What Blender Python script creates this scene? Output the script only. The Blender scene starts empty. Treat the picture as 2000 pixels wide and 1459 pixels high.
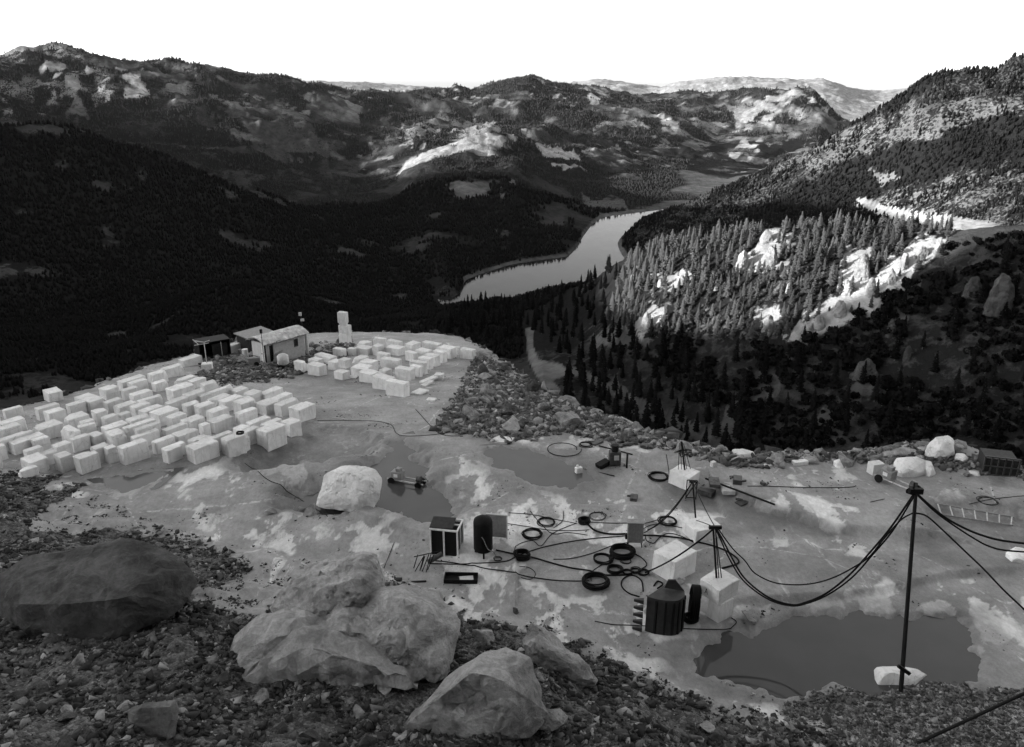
import bpy, bmesh, math, random
import numpy as np
from mathutils import Vector, Matrix, Euler

# ------------------------------------------------------------------ camera, sky, sun, exposure
SC = bpy.context.scene
COL = SC.collection
CAMH = 22.0
PITCH = math.radians(19.8)
FPX = 1570.0                      # focal length in pixels of the 2000 px wide photograph
cam_d = bpy.data.cameras.new("camera")
cam_d.lens = FPX / 2000 * 36.0
cam_d.sensor_width = 36.0
cam_d.clip_start = 0.3
cam_d.clip_end = 60000
cam = bpy.data.objects.new("camera", cam_d)
COL.objects.link(cam)
cam.location = (0, 0, CAMH)
cam.rotation_euler = (math.pi / 2 - PITCH, 0, 0)
SC.camera = cam

SUN_EL = math.radians(13.0)
SUN_AZ = math.radians(-104.0)     # from the view direction (+Y), negative = left
SUN_VEC = Vector((math.sin(SUN_AZ) * math.cos(SUN_EL), math.cos(SUN_AZ) * math.cos(SUN_EL), math.sin(SUN_EL)))
world = bpy.data.worlds.new("World")
SC.world = world
world.use_nodes = True
wn = world.node_tree
wn.nodes.clear()
w_out = wn.nodes.new("ShaderNodeOutputWorld")
w_bg = wn.nodes.new("ShaderNodeBackground")
w_sky = wn.nodes.new("ShaderNodeTexSky")
w_sky.sky_type = 'NISHITA'
w_sky.sun_disc = False
w_sky.sun_elevation = SUN_EL
w_sky.sun_rotation = SUN_AZ
w_sky.altitude = 900
w_sky.dust_density = 2.6
w_sky.air_density = 1.0
w_bw = wn.nodes.new("ShaderNodeRGBToBW")
wn.links.new(w_sky.outputs[0], w_bw.inputs[0])
wn.links.new(w_bw.outputs[0], w_bg.inputs[0])
w_bg.inputs[1].default_value = 0.13
wn.links.new(w_bg.outputs[0], w_out.inputs[0])

sun_d = bpy.data.lights.new("sun", 'SUN')
sun_d.energy = 3.1
sun_d.angle = math.radians(0.5)
sun_d.color = (1.0, 1.0, 1.0)      # a black-and-white photograph: neutral light
sun = bpy.data.objects.new("sun", sun_d)
COL.objects.link(sun)
sun.rotation_euler = (-SUN_VEC).to_track_quat('-Z', 'Y').to_euler()

SC.view_settings.view_transform = 'Standard'
SC.view_settings.look = 'None'
SC.view_settings.exposure = 2.2
SC.view_settings.gamma = 1.0
SC.cycles.use_denoising = True
SC.cycles.max_bounces = 5
SC.cycles.volume_bounces = 1
SC.cycles.use_adaptive_sampling = True
SC.cycles.adaptive_threshold = 0.02

rng = np.random.default_rng(7)
random.seed(7)

# ------------------------------------------------------------------ noise
_P = np.random.default_rng(3).permutation(512).astype(np.int64)
_G = np.random.default_rng(4).random((512, 2)) * 2 - 1
_G /= np.linalg.norm(_G, axis=1)[:, None]

def perlin(x, y, seed=0):
    x = np.asarray(x, float) + seed * 17.31
    y = np.asarray(y, float) - seed * 9.77
    xi = np.floor(x).astype(np.int64); yi = np.floor(y).astype(np.int64)
    xf = x - xi; yf = y - yi
    u = xf * xf * xf * (xf * (xf * 6 - 15) + 10); v = yf * yf * yf * (yf * (yf * 6 - 15) + 10)
    def g(ix, iy, dx, dy):
        h = _P[(_P[ix & 511] + iy) & 511]
        gr = _G[h]
        return gr[..., 0] * dx + gr[..., 1] * dy
    a = g(xi, yi, xf, yf); b = g(xi + 1, yi, xf - 1, yf)
    c = g(xi, yi + 1, xf, yf - 1); d = g(xi + 1, yi + 1, xf - 1, yf - 1)
    return (a + (b - a) * u + (c - a) * v + (a - b - c + d) * u * v) * 1.5

def fbm(x, y, oct=5, seed=0, gain=0.5, lac=2.03):
    s = 0; a = 1.0; t = 0
    for i in range(oct):
        s = s + a * perlin(x, y, seed + i); t += a
        x = x * lac; y = y * lac; a *= gain
    return s / t

def ridged(x, y, oct=5, seed=0, gain=0.5):
    s = 0; a = 1.0; t = 0
    for i in range(oct):
        s = s + a * (1 - 2 * np.abs(perlin(x, y, seed + i))); t += a
        x = x * 2.07; y = y * 2.07; a *= gain
    return s / t

def sstep(a, b, x):
    t = np.clip((x - a) / (b - a), 0, 1)
    return t * t * (3 - 2 * t)

def ray(px, py):
    x = (px - 1000.0) / FPX; u = -(py - 729.5) / FPX
    return Vector((x, math.cos(PITCH) + u * math.sin(PITCH), -math.sin(PITCH) + u * math.cos(PITCH)))

def project(X, Y, Z):
    """world -> photograph pixels (arrays)"""
    Zc = Z - CAMH
    f = Y * math.cos(PITCH) - Zc * math.sin(PITCH)
    u = Y * math.sin(PITCH) + Zc * math.cos(PITCH)
    f = np.maximum(f, 1e-3)
    return 1000 + FPX * X / f, 729.5 - FPX * u / f

def in_poly(x, y, poly):
    x = np.asarray(x); y = np.asarray(y)
    inside = np.zeros(x.shape, bool)
    n = len(poly); j = n - 1
    for i in range(n):
        xi, yi = poly[i]; xj, yj = poly[j]
        if yi != yj:
            c = ((yi > y) != (yj > y)) & (x < (xj - xi) * (y - yi) / (yj - yi) + xi)
            inside ^= c
        j = i
    return inside

def poly_dist(x, y, poly, closed=True):
    """unsigned distance of points to a polyline"""
    d = np.full(np.shape(x), 1e18)
    n = len(poly)
    for i in range(n if closed else n - 1):
        ax, ay = poly[i]; bx, by = poly[(i + 1) % n]
        vx, vy = bx - ax, by - ay
        L = vx * vx + vy * vy + 1e-12
        t = np.clip(((x - ax) * vx + (y - ay) * vy) / L, 0, 1)
        d = np.minimum(d, (x - ax - t * vx) ** 2 + (y - ay - t * vy) ** 2)
    return np.sqrt(d)

# ------------------------------------------------------------------ object helpers
def tag(o, label=None, cat=None, group=None, kind=None):
    if label: o['label'] = label
    if cat: o['category'] = cat
    if group: o['group'] = group
    if kind: o['kind'] = kind
    return o

def link(name, me, mat=None, parent=None):
    o = bpy.data.objects.new(name, me)
    COL.objects.link(o)
    if mat is not None:
        for m in (mat if isinstance(mat, (list, tuple)) else [mat]):
            me.materials.append(m)
    if parent is not None:
        o.parent = parent
    return o

def empty(name, loc, rz=0.0, **k):
    o = bpy.data.objects.new(name, None)
    o.empty_display_size = 0.3
    COL.objects.link(o)
    o.location = loc
    o.rotation_euler = (0, 0, rz)
    tag(o, **k)
    return o

def mesh_np(name, verts, faces, smooth=False, mats=None, mat_idx=None):
    """faces: (n,3) or (n,4) array, or a list of such arrays"""
    me = bpy.data.meshes.new(name)
    if not isinstance(faces, (list, tuple)):
        faces = [faces]
    verts = np.asarray(verts, np.float32)
    me.vertices.add(len(verts)); me.vertices.foreach_set('co', verts.ravel())
    loops = np.concatenate([f.ravel() for f in faces]).astype(np.int32)
    cnt = np.concatenate([np.full(len(f), f.shape[1]) for f in faces]).astype(np.int32)
    me.loops.add(len(loops)); me.loops.foreach_set('vertex_index', loops)
    me.polygons.add(len(cnt))
    start = np.concatenate([[0], np.cumsum(cnt)[:-1]]).astype(np.int32)
    me.polygons.foreach_set('loop_start', start)
    me.polygons.foreach_set('loop_total', cnt)
    if smooth:
        me.polygons.foreach_set('use_smooth', np.ones(len(cnt), bool))
    if mat_idx is not None:
        me.polygons.foreach_set('material_index', np.asarray(mat_idx, np.int32))
    me.update(calc_edges=True)
    return me

def set_attr(me, name, vals):
    a = me.attributes.new(name, 'FLOAT', 'POINT')
    a.data.foreach_set('value', np.asarray(vals, np.float32).ravel())

# ------------------------------------------------------------------ material helpers
class NT:
    def __init__(s, name):
        s.m = bpy.data.materials.new(name); s.m.use_nodes = True
        s.t = s.m.node_tree
        s.b = s.t.nodes['Principled BSDF']
        s.b.inputs['Roughness'].default_value = 0.9
        s.b.inputs['Specular IOR Level'].default_value = 0.3
    def n(s, typ, **k):
        nd = s.t.nodes.new(typ)
        for a, v in k.items(): setattr(nd, a, v)
        return nd
    def l(s, a, b): s.t.links.new(a, b)
    def pos(s, obj=False):
        c = s.n('ShaderNodeTexCoord')
        if obj: return c.outputs['Object']
        g = s.n('ShaderNodeNewGeometry'); return g.outputs['Position']
    def noise(s, scale, detail=6, rough=0.6, vec=None, dist=0.0, obj=False):
        nd = s.n('ShaderNodeTexNoise'); nd.inputs['Scale'].default_value = scale
        nd.inputs['Detail'].default_value = detail; nd.inputs['Roughness'].default_value = rough
        nd.inputs['Distortion'].default_value = dist
        s.l(vec if vec is not None else s.pos(obj), nd.inputs['Vector'])
        return nd.outputs['Fac']
    def scaled(s, vec, sc, rot=(0, 0, 0)):
        m = s.n('ShaderNodeMapping'); m.inputs['Scale'].default_value = sc; m.inputs['Rotation'].default_value = rot
        s.l(vec, m.inputs['Vector']); return m.outputs[0]
    def voro(s, scale, feature='F1', out='Distance', vec=None, obj=False):
        nd = s.n('ShaderNodeTexVoronoi'); nd.feature = feature
        nd.inputs['Scale'].default_value = scale
        s.l(vec if vec is not None else s.pos(obj), nd.inputs['Vector'])
        return nd.outputs[out]
    def attr(s, name):
        a = s.n('ShaderNodeAttribute'); a.attribute_name = name; return a.outputs['Fac']
    def ramp(s, f, stops, interp='LINEAR'):
        """stops: (position, grey)"""
        r = s.n('ShaderNodeValToRGB'); r.color_ramp.interpolation = interp
        e = r.color_ramp.elements
        while len(e) < len(stops): e.new(0.5)
        for i, (p, v) in enumerate(stops):
            e[i].position = p; e[i].color = (v, v, v, 1)
        s.l(f, r.inputs[0]); return r.outputs[0]
    def math(s, op, a, b=None, c=None, clamp=False):
        m = s.n('ShaderNodeMath'); m.operation = op; m.use_clamp = clamp
        for i, v in enumerate((a, b, c)):
            if v is None: continue
            if isinstance(v, (int, float)): m.inputs[i].default_value = v
            else: s.l(v, m.inputs[i])
        return m.outputs[0]
    def mix(s, f, a, b):
        m = s.n('ShaderNodeMix'); m.data_type = 'FLOAT'
        for i, v in ((0, f), (2, a), (3, b)):
            if isinstance(v, (int, float)): m.inputs[i].default_value = v
            else: s.l(v, m.inputs[i])
        return m.outputs[0]
    def map(s, f, a, b, c=0.0, d=1.0):
        m = s.n('ShaderNodeMapRange'); m.clamp = True; m.interpolation_type = 'SMOOTHSTEP'
        s.l(f, m.inputs[0])
        for i, v in enumerate((a, b, c, d)): m.inputs[i + 1].default_value = v
        return m.outputs[0]
    def col(s, v, rough=None, spec=None):
        if isinstance(v, (int, float)): s.b.inputs['Base Color'].default_value = (v, v, v, 1)
        else: s.l(v, s.b.inputs['Base Color'])
        if rough is not None:
            if isinstance(rough, (int, float)): s.b.inputs['Roughness'].default_value = rough
            else: s.l(rough, s.b.inputs['Roughness'])
        if spec is not None: s.b.inputs['Specular IOR Level'].default_value = spec
        return s.m
    def bump(s, h, strength=0.5, dist=0.1):
        b = s.n('ShaderNodeBump'); b.inputs['Strength'].default_value = strength
        b.inputs['Distance'].default_value = dist
        s.l(h, b.inputs['Height']); s.l(b.outputs[0], s.b.inputs['Normal'])
# ------------------------------------------------------------------ mountains, valley and lake
LAKE_Z = -200.0

def V(px, py, r):
    d = ray(px, py)
    h = math.hypot(d.x, d.y)
    return (math.atan2(d.x, d.y), r, CAMH + d.z / h * r)

def H(px, z, r):
    d = ray(px, 165)
    return (math.atan2(d.x, d.y), r, z)

LAYERS = [
 # ground below the quarry rim
 [H(-500, -112, 120), H(1200, -112, 120), H(2500, -108, 120)],
 # near valley bottom
 [V(-300, 790, 480), V(0, 740, 480), V(200, 715, 490), V(400, 690, 520), V(600, 655, 520), V(800, 645, 520),
  V(950, 645, 500), V(1030, 680, 450), V(1060, 740, 380), V(1200, 800, 330), V(1400, 880, 290), V(1600, 905, 280),
  V(1800, 905, 280), V(2000, 935, 270), V(2300, 960, 260)],
 # near crest: tree-covered slope on the right, low hill on the left
 [V(-300, 740, 560), V(0, 690, 560), V(250, 680, 580), V(320, 640, 590), V(380, 592, 600), V(450, 571, 605), V(540, 577, 605),
  V(600, 608, 600), V(700, 640, 610), V(800, 628, 640), V(900, 605, 660), V(1000, 597, 640), V(1120, 573, 560), V(1190, 540, 500),
  V(1228, 512, 455), V(1270, 495, 440), V(1400, 473, 425), V(1500, 462, 412), V(1700, 452, 402), V(1850, 462, 392), V(1920, 455, 385),
  V(2000, 448, 380), V(2300, 400, 380)],
 # dip behind
 [H(-300, -168, 760), H(600, -168, 760), H(900, -208, 760), H(1100, -195, 720), H(1250, -165, 640), H(1500, -145, 560), H(2300, -135, 560)],
 # flank of the dark forest hill / lake bed / foot of the right ridge
 [V(-300, 560, 860), V(0, 530, 860), V(300, 540, 850), V(600, 590, 830), V(780, 610, 810), V(860, 612, 790), H(900, -212, 840), H(1100, -214, 860),
  H(1220, -212, 950), V(1250, 495, 1085), V(1300, 446, 1170), V(1400, 450, 1130), V(1500, 448, 1100), V(1700, 435, 1050),
  V(1850, 440, 960), V(2000, 440, 900), V(2300, 430, 850)],
 # crest of the forest hill / lake bed / crest of the right ridge
 [V(-300, 235, 1150), V(0, 262, 1180), V(130, 268, 1200), V(300, 320, 1200), V(450, 388, 1190), V(600, 440, 1130), V(720, 500, 1030),
  V(810, 552, 930), V(878, 604, 830), H(905, -212, 870), H(1100, -214, 960), H(1190, -214, 1150), V(1255, 436, 1265), V(1290, 428, 1270), V(1370, 395, 1285), V(1500, 348, 1290),
  V(1600, 295, 1290), V(1660, 265, 1280), V(1700, 245, 1270), V(1760, 208, 1260), V(1810, 172, 1250), V(1850, 155, 1250), V(1910, 148, 1260), V(1950, 137, 1280), V(1975, 117, 1300), V(2000, 112, 1320), V(2300, 20, 1400)],
 # valley beyond / lake bed
 [H(-300, -190, 1500), H(500, -190, 1500), H(700, -190, 1250), H(850, -180, 980), H(885, -192, 915), H(905, -209, 915), H(930, -213, 950), H(1000, -213, 1010), H(1060, -213, 1040), H(1130, -213, 1065),
  H(1150, -213, 1200), H(1165, -213, 1310), H(1250, -213, 1450), H(1380, -213, 1590), H(1500, -206, 1850), H(1620, -150, 1900), H(2300, -100, 2000)],
 # far shore, foot of the mountains
 [H(-300, -165, 1850), H(0, -170, 1850), H(300, -180, 1750), H(700, -188, 1330), H(830, -182, 1060), H(885, -190, 985), H(930, -197, 990), H(1000, -197, 1050), H(1060, -197, 1080),
  H(1125, -197, 1110), H(1145, -197, 1250), H(1160, -197, 1355), H(1182, -197, 1475), H(1250, -197, 1520), H(1320, -197, 1580), H(1400, -197, 1700),
  H(1440, -197, 1850), H(1500, -190, 2060), H(1620, -140, 2300), H(2300, -80, 2400)],
 # first bench of the mountains, rock butte
 [V(-300, 250, 2150), V(0, 262, 2100), V(200, 275, 2100), V(400, 305, 2150), V(600, 335, 2150), V(700, 350, 2100), V(778, 340, 2020), V(800, 322, 2040), V(850, 291, 2080),
  V(900, 275, 2120), V(960, 262, 2180), V(1000, 258, 2230), V(1030, 272, 2280), V(1080, 288, 2330), V(1150, 300, 2400), V(1220, 308, 2450), V(1350, 315, 2600),
  V(1480, 325, 2700), V(1560, 330, 2750), V(1700, 290, 2900), V(2300, 290, 2900)],
 # slight dip behind the bench
 [V(-300, 268, 2400), V(0, 275, 2350), V(400, 318, 2400), V(700, 350, 2400), V(778, 345, 2300), V(850, 318, 2330), V(960, 298, 2380), V(1030, 300, 2480), V(1150, 318, 2650), V(1350, 335, 2850),
  V(1560, 345, 3050), V(1700, 300, 3100), V(2300, 300, 3100)],
 # mid mountain
 [V(-300, 190, 2850), V(0, 195, 2850), V(200, 190, 2850), V(400, 205, 2850), V(600, 240, 2900), V(700, 265, 2900), V(850, 250, 3100), V(1000, 235, 3300), V(1150, 225, 3600), V(1300, 235, 3800),
  V(1400, 262, 3900), V(1500, 255, 3900), V(1600, 262, 3800), V(1640, 300, 3700), V(1700, 300, 3600), V(2300, 300, 3600)],
 # skyline
 [V(-300, 125, 3300), V(-60, 112, 3300), V(0, 105, 3300), V(45, 96, 3300), V(80, 91, 3300), V(125, 96, 3300), V(180, 112, 3300), V(235, 127, 3300), V(290, 123, 3350), V(345, 127, 3400), V(400, 136, 3400),
  V(470, 150, 3400), V(560, 162, 3400), V(640, 178, 3500), V(690, 190, 3600), V(760, 190, 3800), V(850, 182, 4100), V(920, 174, 4400), V(960, 164, 4500), V(1000, 154, 4500), V(1040, 152, 4500),
  V(1075, 164, 4500), V(1140, 173, 4600), V(1200, 180, 4700), V(1300, 184, 4800), V(1400, 184, 4700), V(1470, 178, 4600), V(1550, 178, 4500), V(1590, 186, 4400), V(1610, 205, 4350), V(1640, 232, 4300),
  V(1665, 244, 4200), V(1700, 270, 4000), V(1760, 300, 4000), V(2300, 320, 4000)],
 # behind it
 [H(-300, -60, 5600), H(600, -60, 5600), H(1100, -160, 6500), H(1600, -260, 5600), H(1800, -260, 5200), H(2300, -200, 5500)],
 # distant plateaus
 [V(-300, 190, 9500), V(480, 175, 9500), V(560, 163, 9500), V(620, 159, 9500), V(700, 162, 9500), V(760, 166, 9500), V(830, 171, 9500), V(900, 178, 9500), V(1040, 185, 9500), V(1110, 165, 9500),
  V(1165, 157, 9500), V(1215, 159, 9500), V(1260, 168, 9500), V(1290, 171, 9300), V(1330, 161, 9300), V(1430, 151, 9300), V(1500, 153, 9300), V(1560, 156, 9300), V(1610, 156, 9300), V(1640, 166, 9300),
  V(1660, 175, 9300), V(1720, 178, 10500), V(1780, 175, 10500), V(1900, 176, 10500), V(2300, 180, 10500)],
 [H(-300, -100, 13500), H(2300, -100, 13500)],
]

NA, NR = 820, 760
AZ = np.linspace(math.radians(-50), math.radians(50), NA)
LR = np.linspace(math.log(120), math.log(13400), NR)
KR = np.array([np.interp(AZ, [p[0] for p in L], [p[1] for p in L]) for L in LAYERS])   # layers x NA
KZ = np.array([np.interp(AZ, [p[0] for p in L], [p[2] for p in L]) for L in LAYERS])
_k = np.ones(9) / 9.0
def _smooth(a):
    p = np.pad(a, (4, 4), mode='edge')
    return np.convolve(p, _k, 'valid')
KRs = np.array([_smooth(k) for k in KR])
R1 = np.exp(LR)
TZ = np.zeros((NR, NA))
for j in range(NA):
    r = KRs[:, j]; z = KZ[:, j]
    x = np.log(r)
    xx = np.clip(LR, x[0], x[-1])
    i = np.clip(np.searchsorted(x, xx) - 1, 0, len(x) - 2)
    t = np.clip((R1 - r[i]) / (r[i + 1] - r[i]), 0, 1)
    # mostly straight flanks, slightly rounded crests
    ts = t * t * (3 - 2 * t)
    t = 0.45 * ts + 0.55 * t
    TZ[:, j] = z[i] * (1 - t) + z[i + 1] * t
RR, AA = np.meshgrid(R1, AZ, indexing='ij')
TX = RR * np.sin(AA); TY = RR * np.cos(AA)

def terrain_noise(X, Y, R, Z):
    wx = fbm(X / 700, Y / 700, 3, 21) * 260; wy = fbm(X / 700, Y / 700, 3, 31) * 260
    big = ridged((X + wx) / 620, (Y + wy) / 620, 6, 5, 0.5)
    mid = ridged((X + wx * .4) / 190, (Y + wy * .4) / 190, 5, 11, 0.5)
    sm = fbm(X / 45, Y / 45, 5, 15, 0.55)
    a_big = np.interp(R, [300, 900, 1600, 2600, 5000, 13000], [0, 8, 40, 60, 55, 26])
    a_mid = np.interp(R, [200, 450, 1000, 2500, 13000], [2.0, 5, 10, 20, 12])
    a_sm = np.interp(R, [100, 450, 2500, 13000], [2.0, 3.4, 13, 16])
    bias = np.interp(R, [900, 1800], [0.1, 1.0])
    n = (big - 0.42 * bias) * a_big + (mid - 0.36 * bias) * a_mid + sm * a_sm
    wet = sstep(2, 26, np.abs(Z - LAKE_Z))       # calm shores
    return n * (0.10 + 0.90 * wet)

TZN = TZ + terrain_noise(TX, TY, RR, TZ)
TZN = np.where(TZ < LAKE_Z - 4, np.minimum(TZN, LAKE_Z - 2.5), TZN)

def terrain_z(x, y):
    """height of the terrain mesh at (arrays) x, y"""
    x = np.asarray(x, float); y = np.asarray(y, float)
    r = np.hypot(x, y); a = np.arctan2(x, y)
    fr = np.clip((np.log(r) - LR[0]) / (LR[1] - LR[0]), 0, NR - 1.001)
    fa = np.clip((a - AZ[0]) / (AZ[1] - AZ[0]), 0, NA - 1.001)
    i = fr.astype(int); j = fa.astype(int); u = fr - i; v = fa - j
    return (TZN[i, j] * (1 - u) * (1 - v) + TZN[i + 1, j] * u * (1 - v) + TZN[i, j + 1] * (1 - u) * v + TZN[i + 1, j + 1] * u * v)

TPX, TPY = project(TX, TY, TZN)
# per-azimuth visibility: running max of elevation angle
_el = (TZN - CAMH) / RR
_mx = np.maximum.accumulate(np.vstack([np.full((1, NA), -9.0), _el[:-1]]), axis=0)
TVIS = _el >= _mx - 0.004

# --- cover: 1 = closed forest, 0 = bare ground ; pale = pale rock / scree
def patch(poly, rmin=0, rmax=1e9, soft=10.0, rough=14.0, seed=0):
    """soft mask of ground inside a region (wobbly edge), limited to a range of distances"""
    wx = fbm(TX / (RR * .02), TY / (RR * .02), 4, 50 + seed) * rough * 2
    wy = fbm(TX / (RR * .02), TY / (RR * .02), 4, 60 + seed) * rough * 2
    x = TPX + wx; y = TPY + wy
    ins = in_poly(x, y, poly)
    xs = [p[0] for p in poly]; ys = [p[1] for p in poly]
    near = (x > min(xs) - 60) & (x < max(xs) + 60) & (y > min(ys) - 60) & (y < max(ys) + 60)
    d = np.full(x.shape, 1e3)
    d[near] = poly_dist(x[near], y[near], poly)
    m = np.where(ins, 1.0, 1 - sstep(0, soft, d))
    if rmin >= 1100: m = m * sstep(-0.30, 0.12, fbm(TX / 75, TY / 75, 5, 77 + seed) + fbm(TX / 260, TY / 260, 3, 78 + seed))
    return m * (RR >= rmin) * (RR <= rmax)

cov_n = fbm(TX / 160, TY / 160, 6, 71, 0.6)
cov_f = fbm(TX / 420, TY / 420, 5, 81, 0.6)
FOR = np.clip(0.86 - 0.17 * sstep(1700, 2300, RR) + 1.1 * cov_n + 0.9 * cov_f, 0, 1)
dz_r = np.gradient(TZN, axis=0) / np.gradient(RR, axis=0)
dz_a = np.gradient(TZN, axis=1) / (RR * (AZ[1] - AZ[0]))
SLOPE = np.hypot(dz_r, dz_a)
PALE = 0.25 * sstep(0.55, 1.1, SLOPE) * sstep(-0.1, 0.35, fbm(TX / 120, TY / 120, 5, 91))
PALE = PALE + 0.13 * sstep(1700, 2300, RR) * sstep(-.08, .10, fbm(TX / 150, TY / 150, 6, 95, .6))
def put(m, forest, pale):
    global FOR, PALE
    FOR = FOR * (1 - m) + forest * m
    PALE = PALE * (1 - m) + pale * m
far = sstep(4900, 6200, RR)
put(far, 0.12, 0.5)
# dark closed forest
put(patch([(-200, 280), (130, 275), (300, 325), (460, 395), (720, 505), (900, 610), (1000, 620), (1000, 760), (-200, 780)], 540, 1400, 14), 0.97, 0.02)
clr = sstep(.16, .40, fbm(TX / 90, TY / 90, 5, 131)) * (RR > 500) * (RR < 1500) * (TPX < 1100)
put(clr, 0.45, 0.03)
# left mountain: pale scree near the top, gullied flanks
put(patch([(-100, 130), (60, 105), (130, 102), (190, 140), (215, 190), (120, 200), (-100, 190)], 2000, 5000, 20, 40, 1), 0.55, 0.40)
put(patch([(90, 120), (120, 100), (135, 115), (120, 145), (80, 150)], 2000, 5000, 6, 8, 2), 0.1, 0.55)
put(patch([(95, 150), (170, 140), (180, 165), (120, 180), (70, 180)], 2000, 5000, 10, 20, 3), 0.3, 0.5)
put(patch([(243, 150), (272, 150), (280, 170), (292, 185), (265, 195), (240, 192), (250, 170)], 2000, 5000, 4, 6, 4), 0.05, 0.95)
put(patch([(125, 215), (160, 205), (175, 240), (150, 260), (115, 260)], 1500, 5000, 8, 14, 5), 0.3, 0.12)  # lower bare patches: shade painted in as darker ground
put(patch([(330, 230), (400, 240), (480, 250), (500, 290), (560, 340), (700, 350), (640, 380), (480, 360), (400, 320), (250, 300), (230, 285), (350, 290)], 1500, 5000, 14, 46, 6), 0.5, 0.07)
put(patch([(560, 230), (640, 260), (720, 300), (650, 300), (560, 260)], 1500, 5000, 10, 30, 7), 0.5, 0.08)
# terraced pale fields across the middle distance
fld = sstep(0.12, 0.3, fbm(TX / 90, TY / 300, 4, 101)) * patch([(330, 150), (700, 190), (1000, 170), (1010, 275), (800, 270), (560, 230), (330, 190)], 2200, 5000, 12, 20, 8)
put(fld * .8, 0.3, 0.35)
spk = sstep(.22, .36, fbm(TX / 55, TY / 55, 4, 141)) * sstep(1900, 2300, RR) * (RR < 4900) * sstep(0, .2, fbm(TX / 400, TY / 400, 3, 143) + .1)
put(spk * .85, 0.3, 0.5)
# pale crags on the right-hand mountains
crg = sstep(0.0, 0.25, fbm(TX / 150, TY / 150, 5, 111)) * patch([(1050, 155), (1200, 175), (1420, 180), (1560, 178), (1660, 240), (1600, 290), (1420, 300), (1250, 290), (1150, 230)], 2300, 6000, 12, 20, 9)
put(crg, 0.5, 0.42)
put(patch([(1420, 195), (1460, 195), (1520, 205), (1500, 245), (1440, 240)], 2500, 6000, 6, 14, 10), 0.1, 0.5)
put(patch([(1500, 185), (1560, 178), (1610, 205), (1600, 222), (1540, 215)], 2500, 6000, 6, 14, 11), 0.2, 0.5)
put(patch([(1430, 285), (1480, 275), (1490, 295), (1440, 305)], 2300, 6000, 6, 16, 12), 0.2, 0.6)
put(patch([(1290, 235), (1320, 238), (1320, 262), (1295, 255)], 2300, 6000, 4, 8, 13), 0.0, 0.9)
put(patch([(1140, 172), (1190, 175), (1200, 190), (1150, 195)], 2300, 6000, 4, 8, 14), 0.02, 0.95)
# rock butte
put(patch([(772, 345), (790, 318), (850, 288), (900, 272), (960, 258), (1000, 252), (1010, 275), (1000, 290), (960, 305), (880, 322), (820, 345)], 1850, 2500, 3, 5, 15), 0.08, 0.5)
put(patch([(780, 235), (980, 225), (985, 250), (900, 262), (800, 265)], 2100, 4000, 8, 30, 16), 0.5, 0.4)
put(patch([(1040, 285), (1100, 290), (1140, 325), (1090, 320)], 1800, 3500, 6, 14, 17), 0.2, 0.6)
# bare banks along the lake
shore = (1 - sstep(1.0, 3.0, np.abs(TZN - (LAKE_Z + 1)))) * (RR > 780) * (RR < 2300)
put(shore * (TPX > 905), 0.0, 0.14)
put(patch([(1140, 385), (1240, 400), (1190, 420), (1150, 410)], 1100, 2200, 8, 16, 18), 0.45, 0.1)
put(patch([(850, 345), (960, 360), (1060, 400), (1100, 425), (1000, 430), (950, 410), (830, 380)], 1100, 2200, 10, 30, 19) * sstep(0.1, 0.25, cov_n), 0.3, 0.16)
lowleft = sstep(195, 250, TPY) * (1 - sstep(650, 800, TPX)) * (RR > 1600)  # paints shade over the left flank by darkening its bare ground
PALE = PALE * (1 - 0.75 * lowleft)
# right ridge: pale ground dotted with shrubs, above a dark band and a second pale flank
put(patch([(1250, 460), (1500, 345), (1640, 270), (1760, 208), (1850, 150), (2100, 60), (2100, 215), (1900, 250), (1700, 305), (1560, 370), (1400, 440), (1250, 500)], 600, 1600, 14, 14, 20), 0.62, 0.16)
put(patch([(1600, 270), (1760, 225), (1900, 200), (2100, 180), (2100, 215), (1900, 252), (1700, 305), (1600, 320), (1500, 330)], 600, 1600, 12, 24, 28), 0.55, 0.26)
put(patch([(1560, 372), (1700, 305), (1900, 250), (2100, 215), (2100, 320), (1900, 335), (1750, 360), (1650, 400), (1640, 430), (1500, 440)], 600, 1600, 10, 14, 21), 0.95, 0.04)
put(patch([(1760, 365), (1900, 335), (2100, 320), (2100, 470), (1800, 445), (1700, 405)], 600, 1600, 20, 16, 22), 0.6, 0.3)
put(patch([(1700, 338), (1740, 335), (1760, 350), (1720, 358)], 600, 1600, 4, 9, 23), 0.3, 0.2)
ROADP = [(1672, 392), (1690, 388), (1720, 402), (1800, 418), (1900, 432), (1960, 442), (1960, 462), (1880, 454), (1790, 440), (1730, 422), (1672, 400)]
put(patch(ROADP, 600, 1600, 2, 2, 24), 0.0, 0.6)
# near slope
near = (RR < 540) & (TPX > 1020)
m = patch([(1180, 620), (1230, 505), (1400, 465), (1600, 450), (1850, 455), (1700, 600), (1500, 660), (1300, 670)], 250, 540, 10, 10, 25)
put(m, 0.7, 0.35)
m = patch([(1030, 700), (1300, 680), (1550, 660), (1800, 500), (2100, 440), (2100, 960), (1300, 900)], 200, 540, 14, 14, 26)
put(m, 0.6, 0.03)
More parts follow.
